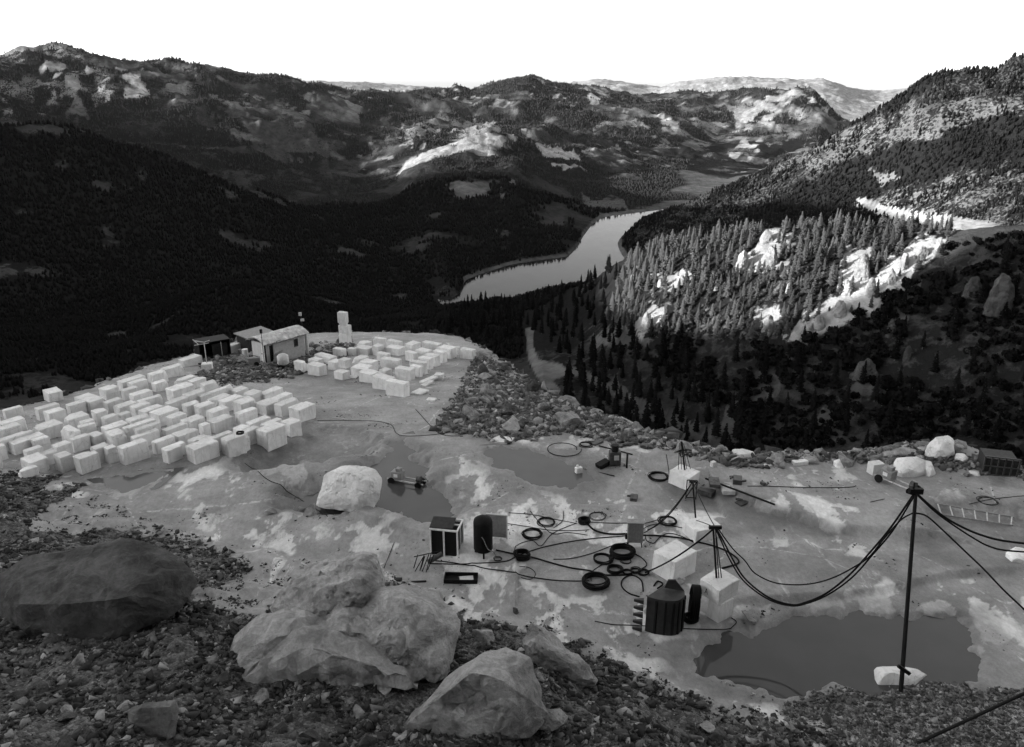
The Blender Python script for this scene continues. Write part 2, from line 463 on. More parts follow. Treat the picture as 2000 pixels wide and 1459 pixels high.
# paler scree chutes and the track along the valley bottom
put(patch([(1026, 642), (1044, 640), (1040, 672), (1052, 704), (1095, 712), (1110, 728), (1078, 742), (1092, 762), (1070, 772), (1052, 738), (1034, 704), (1028, 670)], 250, 700, 2, 3, 27), 0.1, 0.22)
put(patch([(1108, 716), (1150, 728), (1215, 765), (1290, 796), (1380, 842), (1440, 880), (1425, 888), (1362, 850), (1280, 806), (1205, 776), (1140, 738), (1106, 728)], 230, 700, 2, 3, 29), 0.1, 0.16)
for k, pl in enumerate(([(1380, 880), (1430, 790), (1520, 700), (1560, 680), (1500, 760), (1440, 870)], [(1560, 880), (1620, 800), (1700, 740), (1660, 830), (1600, 890)],
           [(1180, 745), (1290, 800), (1380, 840), (1370, 856), (1260, 810), (1170, 760)], [(1700, 620), (1760, 560), (1800, 560), (1760, 640)])):
    put(patch(pl, 200, 560, 10, 16, 30 + k), 0.25, 0.10)
CRAGS = [[(1440, 500), (1480, 480), (1500, 450), (1530, 455), (1520, 500), (1530, 530), (1450, 525)],
         [(1640, 530), (1670, 480), (1700, 475), (1710, 500), (1690, 560), (1640, 570)],
         [(1530, 650), (1600, 600), (1680, 560), (1740, 500), (1790, 465), (1850, 468), (1800, 520), (1740, 580), (1660, 620), (1560, 670)],
         [(1480, 620), (1520, 600), (1540, 640), (1500, 650)], [(1240, 640), (1270, 600), (1290, 610), (1265, 645)],
         [(1280, 545), (1340, 530), (1360, 545), (1300, 560)]]
for k, pl in enumerate(CRAGS):
    put(patch(pl, 250, 540, 8, 14, 40 + k), 0.4, 0.6)
# rocks stand proud on the near slope
TZN = TZN + 3.0 * sstep(0.6, 0.9, PALE) * (RR < 540) * (RR > 250) * (0.5 + fbm(TX / 9, TY / 9, 4, 121))

def grid_faces(nr, nc):
    i = np.arange(nr * nc).reshape(nr, nc)
    return np.stack([i[:-1, :-1], i[:-1, 1:], i[1:, 1:], i[1:, :-1]], -1).reshape(-1, 4)

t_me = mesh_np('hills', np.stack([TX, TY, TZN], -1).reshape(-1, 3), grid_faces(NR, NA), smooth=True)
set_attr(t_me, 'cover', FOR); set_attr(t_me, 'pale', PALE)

n = NT('hillside')
P = n.pos()
cover = n.attr('cover'); pale = n.attr('pale')
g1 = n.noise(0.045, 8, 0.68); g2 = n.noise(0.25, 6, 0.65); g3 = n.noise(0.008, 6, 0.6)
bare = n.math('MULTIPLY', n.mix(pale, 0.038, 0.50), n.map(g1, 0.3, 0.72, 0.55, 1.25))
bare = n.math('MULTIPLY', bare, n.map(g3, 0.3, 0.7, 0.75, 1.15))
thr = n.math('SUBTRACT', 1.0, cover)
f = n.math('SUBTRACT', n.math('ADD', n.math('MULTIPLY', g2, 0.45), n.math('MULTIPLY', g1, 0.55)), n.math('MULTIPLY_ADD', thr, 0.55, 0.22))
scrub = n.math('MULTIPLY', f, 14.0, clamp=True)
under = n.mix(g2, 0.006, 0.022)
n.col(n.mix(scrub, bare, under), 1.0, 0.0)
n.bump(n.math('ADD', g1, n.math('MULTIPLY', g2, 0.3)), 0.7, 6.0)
M_HILL = n.m
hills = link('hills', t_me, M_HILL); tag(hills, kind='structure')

# lake
n = NT('lake_water')
n.col(0.012, 0.10, 0.22)
n.b.inputs['IOR'].default_value = 1.17
n.bump(n.noise(0.05, 6, 0.6, vec=n.scaled(n.pos(), (1, 0.35, 1))), 0.30, 1.2)
lk = [(-120, 700), (500, 700), (560, 1820), (-120, 1820)]
lake = link('lake', mesh_np('lake', [(x, y, LAKE_Z) for x, y in lk], np.array([[0, 1, 2, 3]])), n.m)
tag(lake, kind='structure')

# mountainside behind and beside the photographer: unseen, shaped to keep the quarry and the valley in shade
def perp(X, Y, Z):
    """coordinates across and up the sun's beam"""
    s = SUN_VEC; u = Vector((s.y, -s.x, 0)).normalized(); v = u.cross(s); 
    if v.z < 0: v = -v
    return X * u.x + Y * u.y + Z * u.z, X * v.x + Y * v.y + Z * v.z
# ------------------------------------------------------------------ quarry floor
def floor_z(x, y):
    s = np.maximum(0.0, np.asarray(y, float) - 44.0)
    return -0.17 * (s * s / (s + 5.0))

def hit(px, py, zf=None, h=0.0):
    """point where the sight line meets the floor (or the floor raised by h)"""
    d = ray(px, py)
    f = zf or floor_z
    t = 5.0; prev = None
    while t < 400:
        z = CAMH + d.z * t - (float(f(d.x * t, d.y * t)) + h)
        if z <= 0:
            lo, hi = t - 1.0, t
            for _ in range(24):
                m = (lo + hi) / 2
                if CAMH + d.z * m - (float(f(d.x * m, d.y * m)) + h) > 0: lo = m
                else: hi = m
            return Vector((d.x * hi, d.y * hi, CAMH + d.z * hi))
        t += 1.0
    return Vector((d.x * t, d.y * t, CAMH + d.z * t))

RIM = [(-420, 900), (-60, 812), (0, 800), (60, 790), (130, 772), (210, 745), (290, 716), (390, 686), (480, 662), (560, 652), (700, 648), (850, 650), (900, 660),
       (945, 684), (985, 712), (1030, 745), (1075, 775), (1120, 800), (1180, 815), (1230, 835), (1290, 856), (1330, 872), (1420, 886), (1500, 890), (1600, 886), (1700, 882),
       (1800, 868), (1870, 872), (1930, 892), (2000, 922), (2100, 950), (2400, 1000)]
RIMW = [tuple(hit(*p)[:2]) for p in RIM]
PLATEAU = RIMW + [(90, 5), (-90, 5)]
FG = [(-420, 880), (0, 912), (120, 925), (220, 965), (330, 1030), (430, 1050), (520, 1085), (640, 1090), (760, 1100), (860, 1165), (960, 1195), (1080, 1225), (1200, 1262),
      (1300, 1312), (1420, 1365), (1520, 1380), (1640, 1400), (1760, 1470), (1900, 1560)]
FGW = [tuple(hit(*p)[:2]) for p in FG]
FGPOLY = FGW + [(60, -30), (-120, -30)]
POOL = [(1335, 1300), (1385, 1245), (1430, 1220), (1480, 1212), (1530, 1194), (1600, 1189), (1680, 1186), (1730, 1192), (1800, 1189), (1860, 1190), (1893, 1197), (1896, 1212), (1915, 1232),
        (1925, 1252), (1917, 1275), (1920, 1300), (1912, 1325), (1925, 1345), (1860, 1350), (1820, 1346), (1690, 1350), (1640, 1340), (1560, 1362), (1500, 1355), (1420, 1335)]
PUD = {'a': [(545, 985), (560, 955), (600, 935), (660, 930), (740, 880), (760, 860), (790, 850), (845, 908), (860, 935), (890, 960), (902, 990), (890, 1010), (870, 1020), (800, 1010), (745, 985), (650, 1000), (580, 990)],
       'b': [(935, 878), (980, 872), (1060, 880), (1100, 892), (1150, 905), (1160, 925), (1140, 943), (1100, 950), (1050, 945), (1010, 930), (960, 905)],
       'c': [(1800, 1000), (1900, 985), (2010, 1010), (2060, 1070), (1960, 1085), (1860, 1060), (1800, 1040)],
       'd': [(165, 935), (250, 928), (335, 920), (300, 945), (232, 968)],
       'e': [(455, 900), (520, 870), (590, 850), (640, 830), (700, 835), (740, 850), (720, 880), (640, 890), (560, 900), (480, 915)]}
POOLW = [tuple(hit(*p)[:2]) for p in POOL]
PUDW = {k: [tuple(hit(*p)[:2]) for p in v] for k, v in PUD.items()}
LEDGES = [([(1290, 955), (1420, 965), (1500, 1000), (1640, 1048), (1800, 1062), (2100, 1080)], 0.45),
          ([(1380, 1178), (1520, 1178), (1700, 1165), (1860, 1130), (2100, 1110)], 0.25),
          ([(700, 1010), (900, 1000), (1000, 983), (1240, 985), (1420, 1012)], -0.25), ([(560, 965), (700, 1012), (860, 1060), (1010, 1190)], 0.2)]
LEDGEW = [([tuple(hit(*p)[:2]) for p in l], h) for l, h in LEDGES]
HEAPC = hit(985, 775)

def level(poly):
    return min(float(floor_z(0, p[1])) for p in poly) + 0.06

def ground_z(x, y, fine=False):
    x = np.atleast_1d(np.asarray(x, float)); y = np.atleast_1d(np.asarray(y, float))
    z = floor_z(x, y)
    # rock benches: the far side stands higher
    for l, h in LEDGEW:
        yb = np.interp(x, [p[0] for p in l], [p[1] for p in l], left=1e3, right=(l[-1][1] if l[-1][0] > 25 else 1e3))
        d = y - yb
        w = sstep(0.0, 0.22, d) * (1 - sstep(2.0, 9.0, d)) * sstep(l[0][0], l[0][0] + 3, x)
        z = z + h * w
    # foreground slope
    inf = in_poly(x, y, FGPOLY)
    d = poly_dist(x, y, FGW, False) * inf
    rise = 0.30 * d * sstep(0, 6, d) + 0.25 * sstep(0, 0.8, d)
    rise = rise * np.interp(x, [-30, 6, 14, 22], [1, 1, 0.5, 0.35])
    z = z + rise
    bumps = fbm(x / 3.1, y / 3.1, 5, 201) * 0.75 + fbm(x / 0.9, y / 0.9, 4, 207) * 0.16
    z = z + bumps * sstep(0, 3, d)
    # gentle floor relief, calm under the block yards
    z = z + fbm(x / 5, y / 5, 4, 211) * 0.12
    # spoil bank between the terraces
    q = np.hypot((x - HEAPC.x) / 5.5, (y - HEAPC.y) / 7.0)
    z = z + 0.0 * q
    # hollows that hold water
    for poly, dep in [(POOLW, 0.34)] + [(v, 0.16) for k, v in PUDW.items()]:
        wx = x + fbm(x / 1.3, y / 1.3, 4, 221) * 0.9; wy = y + fbm(x / 1.3, y / 1.3, 4, 231) * 0.9
        near = (x > min(p[0] for p in poly) - 3) & (x < max(p[0] for p in poly) + 3) & (y > min(p[1] for p in poly) - 3) & (y < max(p[1] for p in poly) + 3)
        if near.any():
            dd = np.where(in_poly(wx[near], wy[near], poly), 1, -1) * poly_dist(wx[near], wy[near], poly)
            cur = z[near]
            w = sstep(-0.8, 0.8, dd)
            flat = level(poly) - dep * sstep(-0.25, 0.5, dd)
            z[near] = cur * (1 - w) + flat * w
    # beyond the rim the ground falls away
    wx = x + fbm(x / 4, y / 4, 5, 241) * 1.6; wy = y + fbm(x / 4, y / 4, 5, 251) * 1.6
    ins = in_poly(wx, wy, PLATEAU)
    dr = poly_dist(wx, wy, RIMW, False)
    out = np.where(ins, 0, dr)
    k = np.interp(x, [-40, 0, 10, 60], [0.95, 0.9, 0.85, 0.9])
    z = z - out * k * sstep(0, 1.5, out) + fbm(x / 6, y / 6, 5, 261) * 1.2 * sstep(0, 6, out)
    # low berm of rubble along the rim
    z = z + np.where(ins, 1, 0) * (1 - sstep(0, 2.5, dr)) * 0.35 * sstep(0, 8, x) * (0.5 + fbm(x / 2, y / 2, 3, 271))
    return z

def gz(x, y): return float(ground_z(x, y)[0])

QA, QR = 760, 640
qa = np.linspace(math.radians(-47), math.radians(47), QA)
qr = np.exp(np.linspace(math.log(9), math.log(210), QR))
QRR, QAA = np.meshgrid(qr, qa, indexing='ij')
GX = QRR * np.sin(QAA); GY = QRR * np.cos(QAA)
GZ = ground_z(GX.ravel(), GY.ravel()).reshape(GX.shape)

def hitg(px, py, h=0.0):
    """point on the real ground surface seen at a place of the photograph"""
    d = ray(px, py)
    t = np.arange(8.0, 240.0, 0.5)
    zz = CAMH + d.z * t - ground_z(d.x * t, d.y * t) - h
    i = int(np.argmax(zz <= 0)) if (zz <= 0).any() else len(t) - 1
    lo, hi = t[max(i - 1, 0)], t[i]
    for _ in range(16):
        m = (lo + hi) / 2
        if CAMH + d.z * m - gz(d.x * m, d.y * m) - h > 0: lo = m
        else: hi = m
    return Vector((d.x * hi, d.y * hi, CAMH + d.z * hi))

GPX, GPY = project(GX, GY, GZ)
def gpatch(poly, soft=3.0, rough=6.0, seed=0, sc=1.0):
    wx = fbm(GX / sc, GY / sc, 4, 300 + seed) * rough * 2; wy = fbm(GX / sc, GY / sc, 4, 330 + seed) * rough * 2
    x = GPX + wx; y = GPY + wy
    ins = in_poly(x, y, poly)
    xs = [p[0] for p in poly]; ys = [p[1] for p in poly]
    near = (x > min(xs) - 30) & (x < max(xs) + 30) & (y > min(ys) - 30) & (y < max(ys) + 30)
    d = np.full(x.shape, 1e3); d[near] = poly_dist(x[near], y[near], poly)
    return np.where(ins, 1.0, 1 - sstep(0, soft, d))

_in = in_poly(GX, GY, FGPOLY); _d = poly_dist(GX, GY, FGW, False)
GRAV = _in * sstep(0.2, 2.2, _d + fbm(GX / 1.2, GY / 1.2, 5, 401) * 2.2)
# sandy tongues left bare between the gravel
for k, pl in enumerate(([(110, 985), (190, 950), (330, 1000), (470, 1030), (600, 1085), (520, 1130), (420, 1055), (300, 1020), (150, 1035), (60, 1030)],
                        [(380, 1165), (480, 1130), (560, 1100), (600, 1130), (500, 1200), (430, 1190)])):
    GRAV = GRAV * (1 - gpatch(pl, 12, 10, k))
_out = ~in_poly(GX, GY, PLATEAU)
SPOIL = gpatch([(850, 842), (880, 800), (908, 750), (935, 695), (1075, 775), (1180, 812), (1300, 858), (1330, 880), (1210, 862), (1100, 842), (1000, 862), (900, 845)], 6, 7, 2)
SPOIL = np.maximum(SPOIL, gpatch([(1300, 868), (1500, 886), (1820, 872), (2100, 930), (2100, 950), (1800, 905), (1600, 900), (1450, 912), (1330, 890)], 6, 8, 3) * 0.6)
SPOIL = np.maximum(SPOIL, _out * 1.0)
SPOIL = np.maximum(SPOIL, 0.75 * gpatch([(1540, 1375), (1640, 1350), (1700, 1340), (1830, 1345), (2100, 1360), (2100, 1600), (1500, 1600)], 10, 8, 4))
SPOIL = np.maximum(SPOIL, 0.75 * gpatch([(390, 735), (400, 690), (480, 690), (500, 712), (560, 718), (610, 690), (680, 665), (690, 690), (560, 735), (500, 742), (440, 750)], 6, 6, 5))
SPOIL = SPOIL * (1 - GRAV)
PALEM = np.zeros(GX.shape)
pn = fbm(GX / 2.4, GY / 4.0, 6, 411, 0.6)
for k, (pl, a, th) in enumerate((
        ([(860, 910), (900, 900), (1000, 950), (1100, 985), (1290, 985), (1230, 1010), (950, 1010), (905, 985), (900, 950)], 0.9, -0.02),
        ([(830, 1130), (880, 1060), (930, 1000), (1090, 975), (1250, 985), (1400, 1010), (1380, 1060), (1290, 1060), (1050, 1040), (930, 1090)], 0.95, -0.08),
        ([(900, 1120), (1010, 1060), (1010, 1130), (1100, 1180), (1200, 1170), (1270, 1150), (1300, 1190), (1200, 1260), (1060, 1220), (940, 1190)], 0.9, 0.02),
        ([(1150, 1210), (1250, 1180), (1400, 1210), (1350, 1240), (1200, 1240)], 0.9, 0.0),
        ([(1440, 1190), (1600, 1165), (1760, 1150), (2050, 1120), (2050, 1260), (1930, 1300), (1900, 1190), (1740, 1185), (1560, 1188), (1430, 1215)], 0.95, -0.12),
        ([(1450, 945), (1560, 960), (1700, 1020), (1760, 1040), (1600, 1040), (1500, 1000)], 0.9, -0.04),
        ([(1380, 1010), (1500, 1030), (1800, 1075), (1800, 1095), (1500, 1060), (1390, 1060)], 0.7, 0.04),
        ([(1500, 905), (1620, 905), (1700, 950), (1660, 950), (1560, 925), (1480, 935)], 0.6, 0.05),
        ([(1780, 930), (1860, 940), (1900, 970), (1820, 980)], 0.6, 0.0),
        ([(400, 900), (640, 900), (620, 950), (540, 960), (440, 940)], 0.8, 0.06),
        ([(320, 965), (560, 950), (620, 1000), (560, 1080), (430, 1030), (330, 1010)], 0.7, 0.0),
        ([(90, 925), (170, 935), (232, 968), (330, 925), (450, 905), (350, 955), (240, 985), (100, 950)], 0.9, 0.0),
        ([(600, 1000), (760, 1000), (860, 1040), (820, 1110), (700, 1090), (560, 1060)], 0.6, 0.08),
        ([(620, 1100), (760, 1100), (880, 1175), (1100, 1235), (1300, 1310), (1440, 1370), (1600, 1380), (1720, 1459), (1500, 1459), (1300, 1380), (1000, 1300), (700, 1200)], 0.75, -0.05),
        ([(860, 830), (1060, 838), (1220, 860), (1260, 880), (1120, 870), (940, 866)], 0.8, -0.02))):
    PALEM = np.maximum(PALEM, gpatch(pl, 14, 16, 10 + k, 2.0) * a * sstep(th - .02, th + 0.10, pn))
WET_DARK = np.zeros(GX.shape)
for k, (pl, a) in enumerate((
        ([(430, 905), (520, 868), (620, 820), (740, 835), (800, 860), (860, 920), (760, 930), (640, 905), (500, 930)], 0.75),
        ([(930, 868), (1120, 870), (1220, 900), (1170, 950), (1040, 950), (940, 900)], 0.6),
        ([(570, 728), (700, 738), (780, 740), (760, 748), (640, 748), (570, 738)], 1.0),
        ([(1000, 1080), (1250, 1120), (1200, 1165), (1050, 1190), (880, 1150), (880, 1060)], 0.25),
        ([(1300, 960), (1420, 960), (1660, 1040), (1500, 1035), (1380, 990)], 0.9),  # darker strip along the foot of the ledge
        ([(1750, 985), (2050, 1000), (2050, 1090), (1900, 1110), (1800, 1090)], 0.7),
        ([(1560, 1080), (1760, 1090), (1800, 1130), (1640, 1140)], 0.4),
        ([(1330, 1230), (1440, 1210), (1560, 1180), (1900, 1180), (1950, 1350), (1330, 1330)], 0.6),
        ([(1780, 885), (1960, 900), (1960, 935), (1850, 935)], 0.6),
        ([(940, 690), (1075, 775), (1060, 800), (960, 740)], 0.9),  # this patch and the next only darken the spoil bank
        ([(900, 700), (1000, 740), (1060, 790), (1000, 855), (960, 850)], 0.55))):
    WET_DARK = np.maximum(WET_DARK, gpatch(pl, 16, 12, 40 + k, 2.5) * a)

for pl in [POOLW] + list(PUDW.values()):
    nr = (GX > min(p[0] for p in pl) - 3) & (GX < max(p[0] for p in pl) + 3) & (GY > min(p[1] for p in pl) - 3) & (GY < max(p[1] for p in pl) + 3)
    wr = fbm(GX[nr] / 1.2, GY[nr] / 1.2, 4, 811) * 0.9
    dd = np.where(in_poly(GX[nr], GY[nr], pl), 0, poly_dist(GX[nr], GY[nr], pl))
    WET_DARK[nr] = np.maximum(WET_DARK[nr], 0.75 * (1 - sstep(0.3, 1.7, dd + wr)))
q_me = mesh_np('quarry_ground', np.stack([GX, GY, GZ], -1).reshape(-1, 3), grid_faces(QR, QA), smooth=True)
set_attr(q_me, 'gravel', GRAV); set_attr(q_me, 'spoil', SPOIL); set_attr(q_me, 'pale', PALEM); set_attr(q_me, 'wet', WET_DARK)
n = NT('quarry_ground')
gr = n.attr('gravel'); sp = n.attr('spoil'); pa = n.attr('pale'); we = n.attr('wet')
a1 = n.noise(0.35, 8, 0.62); a2 = n.noise(2.6, 8, 0.7); a3 = n.noise(18, 5, 0.7)
str_ = n.noise(0.7, 8, 0.68, vec=n.scaled(n.pos(), (1.0, 0.35, 1), (0, 0, 0.5)), dist=0.6)
mud = n.math('MULTIPLY', n.map(a1, 0.3, 0.72, 0.16, 0.28), n.map(a2, 0.25, 0.75, 0.90, 1.12))
mud = n.math('MULTIPLY', mud, n.map(a3, 0.3, 0.7, 0.9, 1.08))
marb = n.math('MULTIPLY', n.map(str_, 0.3, 0.7, 0.42, 0.66), n.map(a2, 0.3, 0.75, 0.88, 1.08))
# smears of slurry-free stone that show here and there everywhere
cut = n.math('SUBTRACT', 1.0, n.map(n.voro(0.16, 'DISTANCE_TO_EDGE', vec=n.scaled(n.pos(), (1.0, 0.8, 1), (0, 0, 0.4))), 0.0, 0.012))
smear = n.math('MULTIPLY', n.map(str_, 0.60, 0.66), n.map(a1, 0.45, 0.6))
palef = n.math('MAXIMUM', n.math('MULTIPLY', pa, n.map(n.math('ADD', str_, n.math('MULTIPLY', pa, 0.35)), 0.58, 0.75)), n.math('MAXIMUM', n.math('MULTIPLY', smear, 0.75), n.math('MULTIPLY', cut, n.map(a2, .45, .6, 0, .6))))
c = n.mix(palef, mud, marb)
c = n.mix(n.math('MULTIPLY', we, 0.8), c, n.math('MULTIPLY', mud, 0.48))
cell = n.n('ShaderNodeTexVoronoi'); cell.inputs['Scale'].default_value = 5.5; n.l(n.pos(), cell.inputs['Vector'])
cell2 = n.n('ShaderNodeTexVoronoi'); cell2.inputs['Scale'].default_value = 15; n.l(n.pos(), cell2.inputs['Vector'])
bw = n.n('ShaderNodeRGBToBW'); n.l(cell.outputs['Color'], bw.inputs[0]); bw2 = n.n('ShaderNodeRGBToBW'); n.l(cell2.outputs['Color'], bw2.inputs[0])
peb = n.math('MULTIPLY', n.map(bw.outputs[0], 0.2, 0.9, 0.035, 0.12), n.map(bw2.outputs[0], 0.1, 0.9, 0.6, 1.4))
rub = n.math('MULTIPLY', n.map(bw.outputs[0], 0.1, 0.9, 0.14, 0.36), n.map(bw2.outputs[0], 0.1, 0.9, 0.7, 1.3))
rub = n.math('MULTIPLY', rub, n.map(a1, 0.3, 0.7, 0.6, 1.2))
rub = n.math('MULTIPLY', rub, n.math('SUBTRACT', 1.0, n.math('MULTIPLY', we, 0.55)))
grf = n.map(n.math('ADD', gr, n.math('MULTIPLY', n.math('SUBTRACT', a2, 0.5), 1.2)), 0.35, 0.6)
spf = n.map(n.math('ADD', sp, n.math('MULTIPLY', n.math('SUBTRACT', a2, 0.5), 1.2)), 0.35, 0.65)
c = n.mix(spf, c, rub)
c = n.mix(grf, c, peb)
c = n.math('MULTIPLY', c, n.map(n.noise(6.0, 6, .75, vec=n.scaled(n.pos(), (1, .5, 1), (0, 0, .7))), .3, .7, .93, 1.2))
n.col(c, n.math('SUBTRACT', 0.85, n.math('MULTIPLY', we, 0.35)), 0.35)
hgt = n.math('ADD', n.math('MULTIPLY', a2, 0.5), n.math('MULTIPLY', a3, 0.12))
rocky = n.math('MAXIMUM', grf, spf)
hgt = n.math('ADD', hgt, n.math('MULTIPLY', rocky, n.math('SUBTRACT', 0.8, n.math('ADD', n.math('MULTIPLY', cell.outputs['Distance'], 1.4), n.math('MULTIPLY', cell2.outputs['Distance'], 0.5)))))
n.bump(hgt, 0.8, 0.16)
quarry = link('quarry_ground', q_me, n.m); tag(quarry, kind='structure')

def water_mat(name, tone, rough=0.05):
    n = NT(name)
    n.col(n.map(n.noise(0.5, 4, 0.5), 0.3, 0.7, tone * 0.9, tone * 1.1), rough, 0.4)
    n.bump(n.noise(0.8, 3, 0.5), 0.02, 0.1)
    return n.m
M_POOL = water_mat('pool_water', 0.035)
M_PUD = water_mat('puddle_water', 0.055, 0.10)
def sheet(name, poly, z, mat):
    from mathutils.geometry import tessellate_polygon
    cx = sum(p[0] for p in poly) / len(poly); cy = sum(p[1] for p in poly) / len(poly)
    pts = [Vector((cx + (p[0] - cx) * 1.03 + (0.5 if p[0] > cx else -0.5), cy + (p[1] - cy) * 1.03 + (0.5 if p[1] > cy else -0.5), z)) for p in poly]
    tr = tessellate_polygon([pts])
    o = link(name, mesh_np(name, [tuple(p) for p in pts], np.array(tr)), mat)
    return tag(o, kind='structure')
sheet('pool_water', POOLW, -0.17, M_POOL)
for k in 'abd':
    sheet('puddle_water', PUDW[k], level(PUDW[k]) - 0.07, M_PUD)
# ------------------------------------------------------------------ unseen mountain left of and behind the photographer, crest shaped to set the shade
HU = [(-900, 120), (-200, 60), (0, 30), (170, 28), (240, 30), (262, 27), (272, 18), (279, -6), (286, -24), (300, -36), (334, -50), (360, -47), (400, -57), (450, -60), (540, -30), (640, 10), (700, 26), (760, 30), (850, 33),
      (920, 25), (1000, 4), (1100, -25), (1430, -25), (1600, -40), (1680, -70), (1760, -112), (1900, -135), (2100, -150), (2424, -165), (2820, -140), (3200, -140), (4200, -220)]
ou = np.concatenate([np.linspace(-900, 200, 60), np.linspace(205, 480, 160), np.linspace(490, 4200, 220)])
hc = np.interp(ou, [p[0] for p in HU], [p[1] for p in HU])
W = np.interp(ou, [-900, 0, 190, 255, 4200], [1000, 900, 800, 430, 4400])
tw = np.linspace(-1, 1, 41)
el = SUN_EL
U2 = np.array([SUN_VEC.y, -SUN_VEC.x]); U2 /= np.linalg.norm(U2)
if U2[1] < 0: U2 = -U2
S2 = np.array([SUN_VEC.x, SUN_VEC.y]); S2 /= np.linalg.norm(S2)
zc = (hc + W * math.sin(el)) / math.cos(el)
zc = zc + fbm(ou / 6, ou * 0 + 3, 4, 501) * np.interp(ou, [200, 500], [1.2, 6])
half = np.minimum(W * 0.62, 900)
ww = W[:, None] + tw[None, :] * half[:, None]
drop = np.abs(tw)[None, :] * half[:, None] * 0.62
oz = zc[:, None] - drop + np.abs(tw)[None, :] * (ridged(ww / 160, ou[:, None] / 160 + ww * 0, 5, 511) - 0.6) * half[:, None] * 0.12
ox = ou[:, None] * U2[0] + ww * S2[0]; oy = ou[:, None] * U2[1] + ww * S2[1]
o_me = mesh_np('shading_mountain', np.stack([ox, oy, oz], -1).reshape(-1, 3), grid_faces(len(ou), 41), smooth=True)
set_attr(o_me, 'cover', np.full(ox.size, 0.75)); set_attr(o_me, 'pale', np.full(ox.size, 0.1))
tag(link('shading_mountain', o_me, M_HILL), kind='structure')
# the hillside the photographer stands on, its unseen rise added to block the sky behind
bx, by = np.meshgrid(np.linspace(-190, 260, 91), np.concatenate([np.linspace(8.6, -12, 22), np.linspace(-16, -260, 40)]), indexing='ij')
g0 = ground_z(bx.ravel(), np.full(bx.size, 9.2)).reshape(bx.shape)
g0 = np.minimum(g0, 14)
t_ = np.clip((8.6 - by) / 9.0, 0, 1)
up = np.where(by > 0, g0 * (1 - t_) + (20.2 - np.abs(bx) * .01) * t_, 20.2 - np.abs(bx) * .01 + (-by) * 0.72)
up = up + fbm(bx / 9, by / 9, 5, 521) * np.clip((2 - by) / 20, 0, 1) * 3 + ridged(bx / 60, by / 60, 4, 523) * np.clip((-by) / 60, 0, 1) * 14
up = np.where(by > 8, g0 - .4, up)
h_me = mesh_np('hillside', np.stack([bx, by, up], -1).reshape(-1, 3), grid_faces(*bx.shape), smooth=True)
set_attr(h_me, 'cover', np.full(bx.size, 0.7)); set_attr(h_me, 'pale', np.full(bx.size, 0.15))
tag(link('hillside', h_me, M_HILL), kind='structure')
# ------------------------------------------------------------------ vegetation
def leaf_mat(name, lo, hi):
    n = NT(name)
    r = n.n('ShaderNodeObjectInfo').outputs['Random']
    v = n.mix(n.noise(1.2, 3, 0.6), lo, hi)
    n.col(n.math('MULTIPLY', v, n.math('MULTIPLY_ADD', r, 0.7, 0.65)), 1.0, 0.0)
    return n.m
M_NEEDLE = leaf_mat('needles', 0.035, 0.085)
M_SHRUB = leaf_mat('shrub_leaves', 0.004, 0.010)  # leaf tone lowered to paint in the shade around it
M_DARKN = leaf_mat('shaded_needles', 0.004, 0.009)  # same needles with the valley's shade painted into their colour
n = NT('bark'); n.col(n.map(n.noise(3), 0.3, 0.7, 0.05, 0.12), 0.95); M_BARK = n.m

def taper(segs, sides=6):
    """tube through [(x,y,z,r)]: verts, quads"""
    v = []; f = []
    for (x, y, z, r) in segs:
        for k in range(sides):
            a = 2 * math.pi * k / sides
            v.append((x + r * math.cos(a), y + r * math.sin(a), z))
    for i in range(len(segs) - 1):
        for k in range(sides):
            a = i * sides + k; b = i * sides + (k + 1) % sides
            f.append((a, b, b + sides, a + sides))
    return v, f

def conifer_mesh(seed, h=9.0, w=1.7, dens=1.0, mat=None):
    rn = random.Random(seed)
    v, f = taper([(0, 0, -0.8, .2), (0.05, 0, h * .4, .13), (0, 0.05, h * .97, .02)])
    nt = len(f)
    z = h * 0.10
    while z < h * 0.98:
        t = (z / h)
        rad = w * (1 - t) ** 0.75 * rn.uniform(0.7, 1.15) + 0.12
        nb = max(4, int((6 + 5 * (1 - t)) * dens))
        a0 = rn.random() * 6.28
        for k in range(nb):
            if rn.random() < 0.12: continue
            a = a0 + 6.283 * k / nb + rn.uniform(-.3, .3)
            L = rad * rn.uniform(0.55, 1.15)
            ca, sa = math.cos(a), math.sin(a)
            wd = 0.30 * L + 0.16
            dz = -L * rn.uniform(0.10, 0.4)
            i = len(v)
            zz = z + rn.uniform(-.15, .15)
            v += [(ca * .05, sa * .05, zz + 0.25),
                  (ca * L * .55 - sa * wd, sa * L * .55 + ca * wd, zz + dz * .4 - .12),
                  (ca * L, sa * L, zz + dz * .75 + rn.uniform(-.1, .2)),
                  (ca * L * .55 + sa * wd, sa * L * .55 - ca * wd, zz + dz * .4 - .12),
                  (ca * L * .5, sa * L * .5, zz + dz * .4 + .28)]
            f += [(i, i + 1, i + 4), (i + 1, i + 2, i + 4), (i + 2, i + 3, i + 4), (i + 3, i, i + 4)]
        z += 0.26 + 0.30 * (1 - t)
    me = bpy.data.meshes.new('conifer')
    me.from_pydata(v, [], f); me.materials.append(M_BARK); me.materials.append(mat or M_NEEDLE)
    me.polygons.foreach_set('material_index', np.array([0] * nt + [1] * (len(f) - nt), np.int32))
    me.update(); return me

